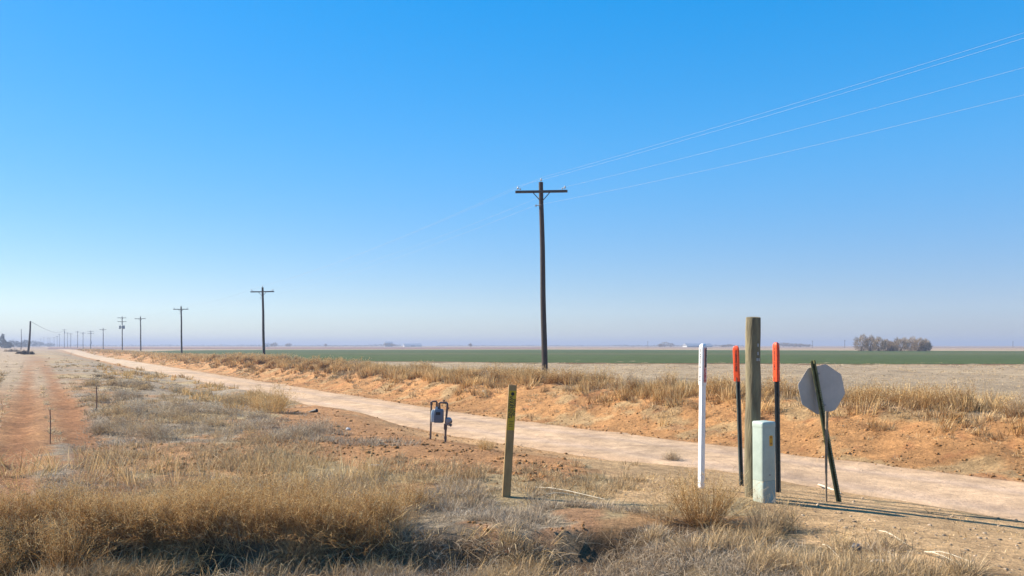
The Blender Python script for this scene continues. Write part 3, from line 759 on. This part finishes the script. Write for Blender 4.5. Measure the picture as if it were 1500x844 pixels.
# dark scrub and a pale marker stone about the foot of the leaning pole
PAL['scrub'] = [(.06, .05, .045), (.10, .08, .065), (.045, .04, .035)]
for px, d, r_, h_, pal, lb in ((36, 138, .35, .7, 'scrub', 'round black looking bush left of the foot of the leaning pole'), (28, 150, .7, .32, 'scrub', 'low dark scrub left of the round black bush'),
                          (46, 139, .25, .4, 'scrub', 'small dark bush right of the foot of the leaning pole'), (20, 200, 2.2, .9, 'scrub', 'low dark scrub under the thin straight far pole'),
                          (12, 205, 1.6, .7, 'gray', 'grey brush at the left edge beyond the stubble field')):
    x0 = (px-750)/F*d; B = Blades(); bush(B, (0, 0), r_, h_, 60, 8, 16, zbase=0, low=pal, top=pal, tipp=pal, wk=9, fs=.11, ts=.3, up=.8)
    o = B.build('scrub_bush'); o.location = (x0, d, gh(x0, d)); tag(o, lb, 'bush')
# far things along the horizon
M_white = mat('white_siding', (.72, .72, .70), .6); M_roof = mat('metal_roof', (.45, .47, .5), .4, metal=.3)
M_barn = mat('grey_siding', (.30, .31, .33), .7)
def barn(px, d, wd, dp, h, label, wall):
    x0 = (px-750)/F*d; o = empty('farm_building', (x0, d, gh(x0, d)), (0, 0, R(20))); tag(o, label, 'building')
    b = MB(); b.box((0, 0, h/2-.2), (wd, dp, h+.4)); b.build('wall', wall, o)
    b = MB(); v = [b.bm.verts.new(q) for q in ((-wd/2-.3, -dp/2-.4, h), (-wd/2-.3, dp/2+.4, h), (-wd/2-.3, 0, h+dp*.28), (wd/2+.3, -dp/2-.4, h), (wd/2+.3, dp/2+.4, h), (wd/2+.3, 0, h+dp*.28))]
    for f in ((0, 1, 2), (3, 5, 4), (0, 2, 5, 3), (1, 4, 5, 2), (0, 3, 4, 1)): b.bm.faces.new([v[q] for q in f])
    b.build('roof', M_roof, o)
    b = MB(); b.box((0, -dp/2-.03, h*.42), (wd*.25, .08, h*.8)); b.build('door', M_barn, o)
barn(391, 850, 5, 5, 2.6, 'small white farm building on the horizon right of the second pole', M_white)
barn(569, 950, 9, 7, 4.2, 'grey farm building on the horizon left of the middle', M_barn)
barn(604, 980, 22, 8, 1.6, 'long low white shed on the horizon beyond the green field', M_white)
barn(1022, 700, 26, 7, 1.3, 'long low pale shed on the horizon behind the white marker post', M_white)
def far_tree(px, d, wd, h, label, n=260, pal='gray', g='far trees on the horizon'):
    x0 = (px-750)/F*d; o = empty('far_tree', (x0, d, gh(x0, d))); tag(o, label, 'tree', g)
    MB().tube([(0, 0, -.3), (0, 0, h*.6)], [.25, .12], 6).build('trunk', M_farpole, o)
    B = Blades(); P = norm(rng.normal(0, 1, (n, 3)))*rng.uniform(.1, 1, (n, 1))**.5
    P[:, 0] *= wd/2; P[:, 1] *= wd/2; P[:, 2] = h*.55+P[:, 2]*h*.45
    B.flakes(P, .9, pick(pal, n)*.7); B.build('crown', None, o)
for a in ((403, 850, 6, 4.6, 'round far tree beside the small white farm building'), (398, 860, 4, 3.4, 'low far tree touching the small white farm building'),
          (424, 880, 6, 4, 'lone far tree midway between second pole and grey farm building'), (420, 885, 4, 3, 'smaller far tree left of the lone one'), (477, 900, 3, 3.4, 'tiny far tree on the horizon left of the grey farm building'),
          (565, 940, 6, 4.2, 'far tree left against the grey farm building'), (575, 940, 8, 3.6, 'far tree right against the grey farm building'),
          (689, 780, 3.4, 3.6, 'tiny dark far tree on the horizon left of the large pole'), (974, 760, 9, 5.4, 'rounded far tree on the horizon left of the white marker post'), (982, 770, 9, 4.2, 'lower far tree right of the rounded one by the white marker post'),
          (968, 765, 6, 3.4, 'small far tree left of the rounded one by the white marker post'), (1068, 700, 9, 2.6, 'low far tree behind the left orange marker'), (1060, 700, 7, 1.9, 'lowest far bush left of the left orange marker'),
          (1148, 720, 9, 4.5, 'far tree just right of the right orange marker'), (1156, 720, 9, 4.0, 'second far tree right of the right orange marker'), (1164, 725, 9, 3.6, 'third far tree right of the right orange marker'),
          (1173, 725, 9, 3.2, 'fourth far tree right of the right orange marker'), (1182, 725, 8, 2.8, 'last low far tree right of the right orange marker')):
    far_tree(*a)
B = Blades()
for (p0, p1, d, h) in ((478, 588, 1250, 3.0), (900, 1010, 1300, 2.2), (1040, 1090, 1200, 3), (1140, 1190, 1250, 4.0), (60, 330, 1500, 3.2), (330, 480, 1500, 2.4), (640, 900, 1700, 2.5)):
    n = int((p1-p0)*6); x = (rng.uniform(p0, p1, n)-750)/F*d; y = d+rng.uniform(-15, 15, n)
    hh = h*(.5+.7*np.abs(vnoise(x, y*0, 30, 301)*2))
    B.flakes(np.stack([x, y, terr_h(x, y)+hh*rng.uniform(0, 1, n)], 1), 2.2, pick('gray', n)*.5)
tag(B.build('shelterbelt'), 'thin far-off line of trees along the horizon', 'woods', kind='stuff')
for px, d, yt, lb in ((1190, 480, 499, 'thin far pole on the horizon right of the right orange marker'), (1237.5, 470, 498, 'thin far pole just left of the bare tree clump'), (1484, 520, 500, 'thin far pole near the right edge of the horizon'),
                      (949, 560, 500, 'thin far pole left of the rounded horizon tree'), (928, 600, 505.5, 'stubby far post on the horizon left of the thin far pole')):
    x0 = (px-750)/F*d; h = CZ+(HZ-yt)/F*d-gh(x0, d)
    o = make_pole(max(h, 1.2), arms=((.4, 1.6),) if h > 2.5 else (), near=False, m=M_farpole, topins=False, base_r=.13, top_r=.1); o.location = (x0, d, gh(x0, d))
    tag(o, lb, 'utility pole', 'far poles along the horizon')

# ------------------------------------------------------------------ marker posts
def text_part(name, body, size, m, parent, loc, rot, ext=.0012, align='CENTER', sx=1.0):
    c = bpy.data.curves.new(name, 'FONT'); c.body = body; c.size = size; c.extrude = ext; c.align_x = align; c.align_y = 'CENTER'; c.offset = size*.012
    t = bpy.data.objects.new(name, c); C.objects.link(t)
    dg = bpy.context.evaluated_depsgraph_get(); me = bpy.data.meshes.new_from_object(t.evaluated_get(dg))
    bpy.data.objects.remove(t); me.transform(Matrix.Diagonal((sx, 1, 1, 1)))
    o = link(name, me, m, parent); o.location = loc; o.rotation_euler = rot; return o
M_wht = mat('white_plastic', (.80, .80, .79), .4, var=.05, vscale=9, k=.92)
M_blk = mat('black_print', (.02, .02, .022), .5)
M_red = mat('faded_red_print', (.70, .08, .08), .6, var=.2, vscale=40)
M_pnk = mat('faded_pink_film', (.80, .30, .27), .5, col2=(.80, .55, .50), vscale=30)
M_org = mat('orange_plastic', (.74, .075, .015), .5, var=.14, vscale=14, k=.95)
M_grn = mat('dark_green_post', (.08, .10, .09), .45, var=.3, vscale=25)

def triview(cap_col, root, z0, z1, half, post=None):
    """hollow three-sided marker sleeve with rounded corners and a dome; one edge towards -Y"""
    tri = [(half*1.15*math.sin(a), -half*1.15*math.cos(a)) for a in (0, 2*math.pi/3, 4*math.pi/3)]
    prof = round_poly(tri, half*.55, 6); b = MB()
    hgt = z1-z0; dome = half*.95
    zs = [z0, z0+.006, z1-dome]+[z1-dome+dome*math.sin(a) for a in (.3, .6, .9, 1.2, 1.45)]
    sc = [.97, 1, 1]+[math.cos(a*.97)**.7 for a in (.3, .6, .9, 1.2, 1.45)]
    b.prism(prof, zs, sc); return b
def vertical_text(root, strings, half, face, z, m, size, name='lettering'):
    """text running down one of the two visible faces; face=-1 left, +1 right"""
    nrm = Vector((math.sin(face*math.pi/3), -math.cos(math.pi/3), 0))           # outward normal
    dist = half*1.15*.5+.0016
    for body, off, mm, sz in strings:
        tangent = Vector((nrm.y*-1, nrm.x, 0))
        X = Vector((0, 0, -1)); Z = nrm; Y = Z.cross(X)
        M = Matrix((X, Y, Z)).transposed()
        text_part(name, body, sz, mm, root, nrm*dist+Y*off+Vector((0, 0, z)), M.to_euler(), .0008)
# white post
d = 9.12; x0 = (1027-750)/F*d; z0 = gh(x0, d)
H = CZ+(HZ-503.5)/F*d-z0
o = empty('marker_post', (x0, d, z0), (0, R(.75), R(-17))); tag(o, 'tall white plastic marker post with rounded top and faded red and black print', 'marker post')
hf = .052
tri = [(hf*1.02*math.sin(a), -hf*1.02*math.cos(a)) for a in (0, 2*math.pi/3, 4*math.pi/3)]
b = MB(); b.prism(round_poly(tri, hf*.5, 6), [-.2, H-.47], [1, 1]); b.build('post', M_wht, o, smooth=True)
b = triview(None, o, H-.475, H, hf*1.06); b.build('cap', M_wht, o, smooth=True)
hw = hf*1.06
vertical_text(o, [('WARNING', .0, M_blk, .046)], hw, -1, H-.17, M_blk, .02)
vertical_text(o, [('CABLE', .0, M_blk, .04)], hw, -1, H-.37, M_blk, .02)
def film(root, z, hh, wd, m, hfx, face, name='decal', lift=.0012):
    nrm = Vector((math.sin(face*math.pi/3), -.5, 0)); b = MB(); b.box((0, 0, 0), (wd, .0012, hh))
    q = b.build(name, m, root); q.location = nrm*(hfx*1.15*.5+lift)+Vector((0, 0, z)); q.rotation_euler = (0, 0, face*math.pi/3); return q
film(o, H-.245, .40, .052, M_pnk, hw, 1)
vertical_text(o, [('WARNING', .008, M_blk, .045)], hw+.004, 1, H-.16, M_blk, .02)
film(o, H-.17, .21, .024, M_blk, hw, 1, 'print_bar', .0026).location += Vector((.011*.5, .011*.87, 0))
vertical_text(o, [('CABLE', .0, M_red, .05)], hw+.004, 1, H-.36, M_blk, .02)

def channel_post(b, z0, z1, w_=.05, dp=.028, th=.006):
    """U channel with flanges, open side towards -Y"""
    prof = [(-w_/2, -dp/2), (-w_/2+w_*.28, -dp/2), (-w_/2+w_*.34, dp/2-th), (w_/2-w_*.34, dp/2-th), (w_/2-w_*.28, -dp/2), (w_/2, -dp/2), (w_/2, -dp/2+th), (w_/2-w_*.2, -dp/2+th), (w_/2-w_*.27, dp/2), (-w_/2+w_*.27, dp/2), (-w_/2+w_*.2, -dp/2+th), (-w_/2, -dp/2+th)]
    b.prism(prof, [z0, z1]); return b
def orange_marker(pxb, d, ytop, tilt, caph, label, yaw, txt):
    x0 = (pxb-750)/F*d; z0 = gh(x0, d); H = (CZ+(HZ-ytop)/F*d-z0)/math.cos(R(tilt))
    o = empty('marker_post', (x0, d, z0), (0, R(tilt), R(yaw))); tag(o, label, 'marker post', 'orange capped marker posts')
    b = MB(); channel_post(b, -.2, H-caph+.05, .056, .034); b.build('post', M_grn, o)
    b = triview(None, o, H-caph, H, .048); c = b.build('cap', M_org, o, smooth=True)
    for face in (-1, 1):
        nrm = Vector((math.sin(face*math.pi/3), -.5, 0)); X = Vector((0, 0, -1)); Z = nrm; Y = Z.cross(X); M = Matrix((X, Y, Z)).transposed()
        text_part('lettering', txt, .032, M_blk, c, nrm*(.048*1.15*.5+.0012)+Vector((0, 0, H-caph*.42)), M.to_euler(), .0008)
    return o
orange_marker(1085.5, 9.75, 506.5, -2.4, .435, 'left orange capped marker on a dark channel post, leaning left', 24, 'WARNING CABLE')
orange_marker(1140, 9.25, 501.5, -.7, .455, 'taller orange capped marker standing behind the green pedestal', -10, 'WARNING CABLE')

# round wooden post
M_wood = mat('weathered_wood', (.30, .25, .14), .85, col2=(.13, .105, .062), vscale=3.2, stretch=(5, 5, .8), bump=.8, bscale=14)
d = 8.6; x0 = (1102-750)/F*d; z0 = gh(x0, d); H = CZ+(HZ-465)/F*d-z0
o = empty('wooden_post', (x0, d, z0), (0, R(.35), 0)); tag(o, 'thick round weathered wooden post between the two orange markers', 'wooden post')
b = MB(); n = 14
b.tube([(.004*math.sin(i*.9), .003*math.cos(i*1.7), -.3+(H-.005+.3)*i/n) for i in range(n+1)]+[(0, 0, H)], [.084-.006*i/n+.0015*math.sin(i*2.1) for i in range(n+1)]+[.073], 28)
b.build('shaft', M_wood, o, smooth=True, ang=50)
M_tag = mat('worn_tag', (.42, .42, .40), .5)
for k, (zz, a) in enumerate(((.30, .40), (.39, .40), (.455, .28), (.455, .60))):
    t = MB(); t.box((0, 0, 0), (.02, .002, .034 if k < 2 else .03), bev=.0008, seg=1)
    q = t.build('tag', M_tag, o); q.location = (.0795*math.sin(a), -.0795*math.cos(a), H-zz); q.rotation_euler = (0, 0, a)

# green pedestal
M_ped = mat('pale_green_paint', (.45, .53, .46), .42, var=.09, vscale=7, bump=.1, bscale=200)
M_ped2 = mat('dusty_green_paint', (.43, .50, .42), .55, col2=(.40, .39, .29), vscale=9)
M_lbl = mat('orange_label', (.78, .38, .02), .5)
d = 8.28; x0 = (1119.5-750)/F*d; z0 = gh(x0, d)-.01; H = .845
o = empty('utility_pedestal', (x0, d, z0), (0, R(-.4), R(23))); tag(o, 'pale green telephone pedestal box in front of the wooden post', 'utility pedestal')
sq = [(-.087, -.087), (.087, -.087), (.087, .087), (-.087, .087)]
pf = round_poly(sq, .03, 5)
b = MB(); b.prism(pf, [-.15, .232, .236], [1.0, 1.0, .985]); b.build('base', M_ped2, o, smooth=True)
b = MB(); b.prism(pf, [.238, .242, H-.05], [.985, 1.0, 1.0]); b.build('body', M_ped, o, smooth=True)
b = MB(); b.prism(round_poly([(x*1.03, y*1.03) for x, y in sq], .032, 5), [H-.058, H-.052, H-.018, H-.006, H], [.99, 1, 1, .975, .92]); b.build('lid', M_ped, o, smooth=True, ang=60)
b = MB(); b.prism(round_poly([(-.022, -.055), (.022, -.055), (.022, .055), (-.022, .055)], .014, 4), [0, .0012]); q = b.build('label', M_lbl, o)
q.location = (.018, -.0872, H-.195); q.rotation_euler = (R(90), 0, 0)
for zz in (.035, -.03):
    t = MB(); t.prism([(.011*math.cos(k*math.pi/6), .011*math.sin(k*math.pi/6)) for k in range(12)], [0, .0006]); e = t.build('print', mat('brown_print', (.42, .16, .03), .6), q); e.location = (0, zz, .0013)
b = MB(); b.tube([(0, -.086, .30), (0, -.093, .30)], .009, 10); b.build('lock', M_steel, o)

# yellow marker
M_fib = mat('weathered_fibreglass', (.42, .26, .105), .7, var=.25, vscale=9, stretch=(1, 1, .3))
M_yel = mat('faded_yellow_decal', (.66, .42, .02), .5, var=.12, vscale=20)
d = 8.45; x0 = (741.5-750)/F*d; z0 = gh(x0, d); H = 1.185
o = empty('marker_post', (x0, d, z0), (0, R(3.4), R(12))); tag(o, 'flat tan marker post with a yellow decal, leaning right in the grass', 'marker post')
b = MB(); b.box((0, 0, H/2-.1), (.088, .034, H+.2), bev=.004, seg=1); b.build('post', M_fib, o)
b = MB(); b.box((.002, -.0182, H-.27), (.076, .0016, .42)); dc = b.build('decal', M_yel, o)
Mx = Matrix((Vector((0, 0, -1)), Vector((1, 0, 0)), Vector((0, -1, 0)))).transposed()
Mx = Matrix((Vector((0, 0, -1)), Vector((0, -1, 0)).cross(Vector((0, 0, -1))), Vector((0, -1, 0)))).transposed()
for body, off, sz, zz, sx in (('WARNING', -.019, .058, H-.235, .84), ('PIPELINE', .018, .058, H-.24, .84)):
    text_part('lettering', body, sz, M_blk, dc, (off+.002, -.0193, zz), Mx.to_euler(), .0008, sx=sx)
t = MB(); t.prism([(.019*math.cos(k*math.pi/8), .019*math.sin(k*math.pi/8)) for k in range(16)], [0, .001]); q = t.build('symbol', M_blk, dc); q.location = (0.002, -.0192, H-.095); q.rotation_euler = (R(90), 0, 0)
for k in range(4):
    t = MB(); t.box((0, 0, 0), (.052-.008*(k % 2), .0008, .005)); q = t.build('print_line', M_blk, dc); q.location = (.002, -.0195, H-.385-.018*k)

# gas meter
M_pipe = mat('rusty_grey_pipe', (.15, .12, .11), .6, metal=.3, col2=(.20, .12, .085), vscale=12)
M_gas = mat('blue_grey_meter_paint', (.13, .17, .22), .45, var=.1, vscale=6)
M_gas2 = mat('pale_meter_casting', (.50, .58, .62), .4)  # lit left part of the meter, its light put into a paler colour
M_reg = mat('regulator_casting', (.34, .33, .35), .45, metal=.3)
d = 15.7; s_ = d/F; x0 = (643-750)*s_; z0 = gh(x0, d)
zb = CZ-(652-HZ)*s_                                   # height of the picture row of the base
o = empty('gas_meter', (x0, d, z0), (0, 0, R(-10))); tag(o, 'blue grey gas meter on two rusty pipe risers beside the road', 'gas meter')
k = .78/55
def P_(px, py, y=0.0): return ((px-643)*k, y, (650-py)*k)
b = MB(); b.tube([P_(629.5, 668), P_(631, 640), P_(632, 598), P_(632.6, 596), P_(634, 595), P_(638.5, 595), P_(640, 596), P_(640, 605)], .019, 10)
b.tube([P_(631.9, 600), P_(632.05, 595.5)], .027, 10); b.build('inlet_pipe', M_pipe, o, smooth=True)
b = MB(); b.tube([P_(643.3, 605), P_(643.3, 598), P_(644, 597), P_(645.5, 596.6), P_(653.5, 597), P_(655, 597.8), P_(655.2, 600), P_(653, 622), P_(651.5, 668)], .021, 10)
b.tube([P_(650, 597), P_(650, 593)], .013, 8); b.tube([P_(650, 594.4), P_(650, 593)], .024, 8)
b.tube([P_(652.6, 626), P_(652.2, 634)], .033, 10); b.tube([P_(652.0, 643), P_(651.8, 647)], .03, 10); b.build('outlet_pipe', M_pipe, o, smooth=True)
b = MB()
prof = round_poly([(-.092, -.065), (.092, -.065), (.092, .065), (-.092, .065)], .03, 5)
zt = (605.5-650)*-k; zbm = (624.5-650)*-k
b.prism(prof, [zbm, zbm+.02, zt-.05, zt-.015, zt], [.9, 1, 1, .93, .8], m=Matrix.Translation(((642.8-643)*k, 0, 0))); mb_ = b.build('meter_body', M_gas, o, smooth=True)
b = MB(); b.prism(round_poly([(-.04, -.06), (.04, -.06), (.04, .06), (-.04, .06)], .022, 4), [zbm+.01, zbm+.03, zt-.10, zt-.05, zt-.02], [.9, 1, 1, .8, .6], m=Matrix.Translation(((635.0-643)*k, 0, 0))); b.build('side_casting', M_gas2, o, smooth=True)
for xx in (640, 643.3):
    b = MB(); b.tube([P_(xx, 606), P_(xx, 602.5)], .031, 10); b.build('coupling', M_gas2 if xx == 640 else M_pipe, o, smooth=True)
b = MB(); b.box((0, -.069, .0), (.09, .012, .06), bev=.006); q = b.build('dial', M_blk, mb_); q.location = (0, 0, (zt+zbm)/2+.05)
c = P_(656.5, 621.5)
b = MB(); b.tube([(c[0], .05, c[2]), (c[0], .03, c[2]), (c[0], -.02, c[2]), (c[0], -.05, c[2])], [.04, .066, .066, .04], 16)
b.tube([P_(653, 626), P_(656, 626), P_(658, 627)], .03, 10); b.build('regulator', M_reg, o, smooth=True)
b = MB(); b.tube([P_(658, 622.5), P_(661.5, 623.5)], [.028, .03], 10); b.tube([P_(658, 626.5), P_(661, 628.5)], [.025, .028], 10); b.build('vent', M_pipe, o, smooth=True)

# stop sign seen from behind, on a leaning channel post
M_sign = mat('sign_aluminium', (.56, .50, .44), .6, metal=0, var=.08, vscale=6)
M_signred = mat('sign_red', (.5, .03, .03), .45)
M_chan = mat('green_channel_steel', (.15, .14, .05), .6, var=.35, vscale=25)
d = 8.75; x0 = (1228-750)/F*d; z0 = gh(x0, d); s_ = d/F
o = empty('stop_sign', (x0, d, z0), (0, 0, 0)); tag(o, 'octagonal road sign seen from its grey back on a leaning channel post', 'road sign')
dx = (1195-1228)*s_; top = Vector((dx, .10, CZ+(HZ-530)*s_-z0)); L = top.length
ax_ = top.normalized(); q = ax_.to_track_quat('Z', 'Y'); Mr = Matrix.Translation((0, 0, 0)) @ Vector((0, 0, 1)).rotation_difference(ax_).to_matrix().to_4x4()
def holes(b, z0_, z1_, w_): 
    z = z0_
    while z < z1_: b.box((w_, -.0165, z), (.009, .003, .011)); z += .026
b = MB(); channel_post(b, -.2, L, .062, .034, .005); p1 = b.build('post', M_chan, o); p1.matrix_local = Mr @ Matrix.Rotation(R(8), 4, 'Z')
b = MB(); holes(b, .05, L-.3, .021); h1 = b.build('hole_row', mat('pale_holes', (.42, .40, .27), .7), p1)
b = MB(); channel_post(b, .62, L+.01, .05, .03, .005); p2 = b.build('brace_post', M_chan, o); p2.matrix_local = Mr @ Matrix.Translation((-.018, .03, 0)) @ Matrix.Rotation(R(1.2), 4, 'Y') @ Matrix.Rotation(R(8), 4, 'Z')
# plate
ctr = Vector(((1203.5-750)/F*(d+.155)-x0, .155, CZ+(HZ-571.5)*s_-z0)); Rr = .305/math.cos(math.pi/8)*.87
oc = [(Rr*math.cos(math.pi/8+k*math.pi/4), Rr*math.sin(math.pi/8+k*math.pi/4)) for k in range(8)]
b = MB(); b.prism(round_poly(oc, .02, 3), [0, .003]); pl = b.build('sign_plate', M_sign, o)
pl.matrix_local = Matrix.Translation(ctr) @ Matrix.Rotation(R(8), 4, 'Z') @ Matrix.Rotation(R(-12.5), 4, 'Y') @ Matrix.Rotation(R(90), 4, 'X')
b = MB(); b.prism(round_poly([(a*.985, c*.985) for a, c in oc], .02, 3), [-.0015, -.0005]); b.build('sign_face', M_signred, pl)
b = MB()
for yy in (.2, -.2): b.tube([(0, yy*.9, .002), (0, yy*.9, .012)], .012, 8)
b.build('bolt', M_steel, pl)
# stake leaning on it
d2 = 8.62; a_ = Vector(((1210.5-750)/F*d2, d2, 0)); a_.z = gh(a_.x, a_.y)-.05; t_ = Vector(((1213.5-750)/F*8.62, 8.66, CZ+(HZ-603)/F*8.62))
b = MB(); b.tube([a_, a_.lerp(t_, .5)+Vector((-.004, 0, 0)), t_], [.011, .014, .019], 8); tag(b.build('wooden_stake', mat('grey_brown_stick', (.30, .22, .14), .85, var=.25, vscale=20), smooth=True), 'thin brown wooden stake leaning against the back of the sign post', 'stake')
def on(px, py):
    x_, y_ = to_ground(np.array([float(px)]), np.array([float(py)])); return Vector((x_[0], y_[0], gh(x_[0], y_[0])))
M_pale = mat('bleached_stalk', (.66, .56, .40), .8, var=.15, vscale=30)
def stalk(p0, p1, r, label, lift=.012, bow=.02):
    a, c = on(*p0), on(*p1); a.z += lift; c.z += lift; m_ = a.lerp(c, .5); m_.z = max(m_.z, gh(m_.x, m_.y)+lift)+bow
    b = MB(); b.tube([a, a.lerp(m_, .5)+Vector((0, 0, bow*.5)), m_, m_.lerp(c, .5), c], [r, r, r*.9, r*.8, r*.6], 7); tag(b.build('dry_stalk', M_pale, smooth=True), label, 'stalk')
stalk((1199, 713), (1232, 726), .016, 'pale broken stick lying at the foot of the road sign', .015, .005)
stalk((1354, 825), (1412, 846), .005, 'bleached stalk on the ground at the bottom right', .02)
stalk((1362, 823), (1424, 842), .004, 'thinner bleached stalk crossing the one at the bottom right', .03)
stalk((1205, 803), (1230, 824), .004, 'bleached stalk left of the dark round stone', .03)
stalk((1166, 828), (1186, 838), .006, 'short bleached stalk at the bottom below the pedestal', .03)
stalk((1288, 786), (1330, 812), .005, 'thin bleached stalk right of the dark round stone', .03)
stalk((782, 716), (886, 733), .006, 'long bleached stalk lying right of the yellow marker', .03)
stalk((800, 728), (850, 731), .004, 'short bleached stalk under the long one right of the yellow marker', .04)

# thin rods on the left, drain pipe, small stones and rubbish
M_rust = mat('rusty_rod', (.20, .10, .07), .8)
for (px, py, yt, lb) in ((73, 651, 600, 'thin rusty rod standing at the edge of the left field'), (141, 600, 566, 'thin dark rod standing farther back in the left verge')):
    p = on(px, py); hh = CZ+(HZ-yt)/F*p.y-p.z; b = MB(); b.tube([(0, 0, -.1), (.01, 0, hh*.5), (0, 0, hh)], .008*p.y/13, 6); q = b.build('metal_rod', M_rust); q.location = p; tag(q, lb, 'rod')
p = on(458, 607); b = MB(); pts = [(-.35, .3, -.12), (0, 0, .03), (.09, -.06, .05)]
b.tube(pts, .04, 14); b.tube([(.085, -.058, .0495), (.13, -.085, .055)], .052, 14); q = b.build('drain_pipe', mat('black_pipe', (.025, .022, .02), .6), smooth=True); q.location = p; tag(q, 'dark pipe end sticking out of the spoil beside the road', 'pipe')
M_stone = mat('dark_blue_grey_stone', (.10, .115, .14), .5, var=.4, vscale=18)
M_whst = mat('white_rubble', (.75, .73, .70), .8, var=.1, vscale=20)
def lump(name, px, py, r, m, label, cat, sq_=(1, 1, .75), sub=3, ns=1.0):
    bm = bmesh.new(); bmesh.ops.create_icosphere(bm, subdivisions=sub, radius=1)
    for v in bm.verts:
        q = v.co*1.0; nz = 1+ns*.25*float(fbm(np.array([q.x+px]), np.array([q.y+q.z*1.7+py]), 1.1, 210, 3)[0]); v.co = Vector((q.x*sq_[0], q.y*sq_[1], q.z*sq_[2]))*r*nz
    me = bpy.data.meshes.new(name); bm.to_mesh(me); bm.free(); o = link(name, me, m, smooth=True); p = on(px, py); o.location = p+Vector((0, 0, r*.35)); o.rotation_euler = (0, 0, px); return tag(o, label, cat)
lump('stone', 1253, 806, .052, M_stone, 'round dark blue grey stone on the dirt at lower right', 'stone')
lump('rubble', 1291, 833, .055, M_whst, 'flat white lump near the bottom right corner', 'rubble', (1.5, .8, .35))
lump('rubble', 1310, 836, .03, M_whst, 'smaller white lump beside the flat one at bottom right', 'rubble', (1, .8, .5))
lump('rubble', 386, 613, .035, M_whst, 'small white stone in the grey grass left of the drain pipe', 'rubble')
lump('rubble', 510, 632, .05, M_whst, 'white stone on the spoil ridge right of the drain pipe', 'rubble')
lump('rubble', 710, 578, .09, M_whst, 'pale stone on the far bank above the road', 'rubble', (1.3, 1, .5))
lump('rubble', 547, 686, .05, M_whst, 'flat pale stone in the grass below the gas meter', 'rubble', (1.8, 1, .4))
lump('litter', 743, 829, .03, mat('orange_scrap', (.6, .14, .05), .6), 'small orange scrap in the grass at the bottom middle', 'litter', (1.2, .8, .5))

# clods on bare soil and the bank, pebbles on the bare dirt
def clods(name, x, y, r, col, label, cat):
    n = len(x); z = terr_h(x, y); ico = bmesh.new(); bmesh.ops.create_icosphere(ico, subdivisions=1, radius=1)
    vv = np.array([v.co[:] for v in ico.verts]); ff = np.array([[v.index for v in f.verts] for f in ico.faces]); ico.free()
    s3 = r[:, None]*rng.uniform(.6, 1.3, (n, 3)); s3[:, 2] *= .7
    P = vv[None]*s3[:, None]*(1+rng.uniform(-.22, .22, (n, len(vv), 1))) + np.stack([x, y, z+r*.15], 1)[:, None]
    f = (ff[None]+(np.arange(n)*len(vv))[:, None, None]).reshape(-1)
    me = mesh_np(name, P.reshape(-1, 3), f, np.full(n*len(ff), 3), np.repeat(col, len(vv), 0))
    return tag(link(name, me, M_ground), label, cat, kind='stuff')
x, y = region(5200, P_SPOIL, 1, .2, .4); x2, y2 = region(1500, P_ORL, 1, .3); x3, y3 = region(160, P_RED1); x = np.r_[x, x2, x3]; y = np.r_[y, y2, y3]
al = -20+90*rng.uniform(0, 1, 9000)**1.4; r_ = rng.uniform(-.1, 3.8, 9000); n_, f_ = edges(al); bx, by = xy(f_+r_, al)
x = np.r_[x, bx]; y = np.r_[y, by]
r = np.abs(rng.normal(0, .016, len(x)))+.006; r[y < 8] *= .55; col = np.tile(BANK, (len(x), 1))*(1+rng.normal(0, .12, (len(x), 1)))
clods('soil_clods', x, y, r, col, 'loose clods of orange soil on the road banks and spoil', 'soil clods')
x, y = region(1500, [(880, 690), (1240, 705), (1540, 780), (1540, 860), (1300, 860), (1150, 760), (900, 740)], 1, .0)
r = np.abs(rng.normal(0, .0045, len(x)))+.003; col = np.tile(np.array((.60, .46, .34)), (len(x), 1))*(1+rng.normal(0, .2, (len(x), 1)))
x2, y2 = region(1500, [(500, 590), (800, 610), (1540, 705), (1540, 770), (1250, 720), (1000, 680), (560, 620)]) if False else (x[:0], y[:0])
al = rng.uniform(-5, 40, 2600); sd_ = rng.integers(0, 3, 2600); n_, f_ = edges(al); lt = np.where(sd_ == 0, n_+rng.normal(0, .3, 2600), np.where(sd_ == 1, f_+rng.normal(0, .3, 2600), n_+rng.uniform(0, 4, 2600)))
x2, y2 = xy(lt, al); x = np.r_[x, x2]; y = np.r_[y, y2]; r = np.abs(rng.normal(0, .008, len(x)))+.003; col = np.tile(np.array((.60, .46, .32)), (len(x), 1))*(1+rng.normal(0, .2, (len(x), 1)))
kp = rng.uniform(0, 1, len(x)) < .6; x, y, r, col = x[kp], y[kp], r[kp], col[kp]
clods('pebbles', x, y, r, col, 'scattered pebbles on the bare dirt at the right', 'pebbles')

# ------------------------------------------------------------------ haze
hz = MB(); hz.box((0, 1950, 8.0), (9400, 5700, 22)); ho = hz.build('haze', None)
hm = bpy.data.materials.new('haze_air'); hm.use_nodes = True; ht = hm.node_tree; ht.nodes.clear()
pv = ht.nodes.new('ShaderNodeVolumePrincipled'); oo = ht.nodes.new('ShaderNodeOutputMaterial')
pv.inputs['Color'].default_value = (.46, .52, .66, 1); pv.inputs['Density'].default_value = .0008; pv.inputs['Anisotropy'].default_value = .1
ht.links.new(pv.outputs[0], oo.inputs['Volume']); ho.data.materials.append(hm); tag(ho, 'pale haze over the plain', 'haze', kind='stuff')
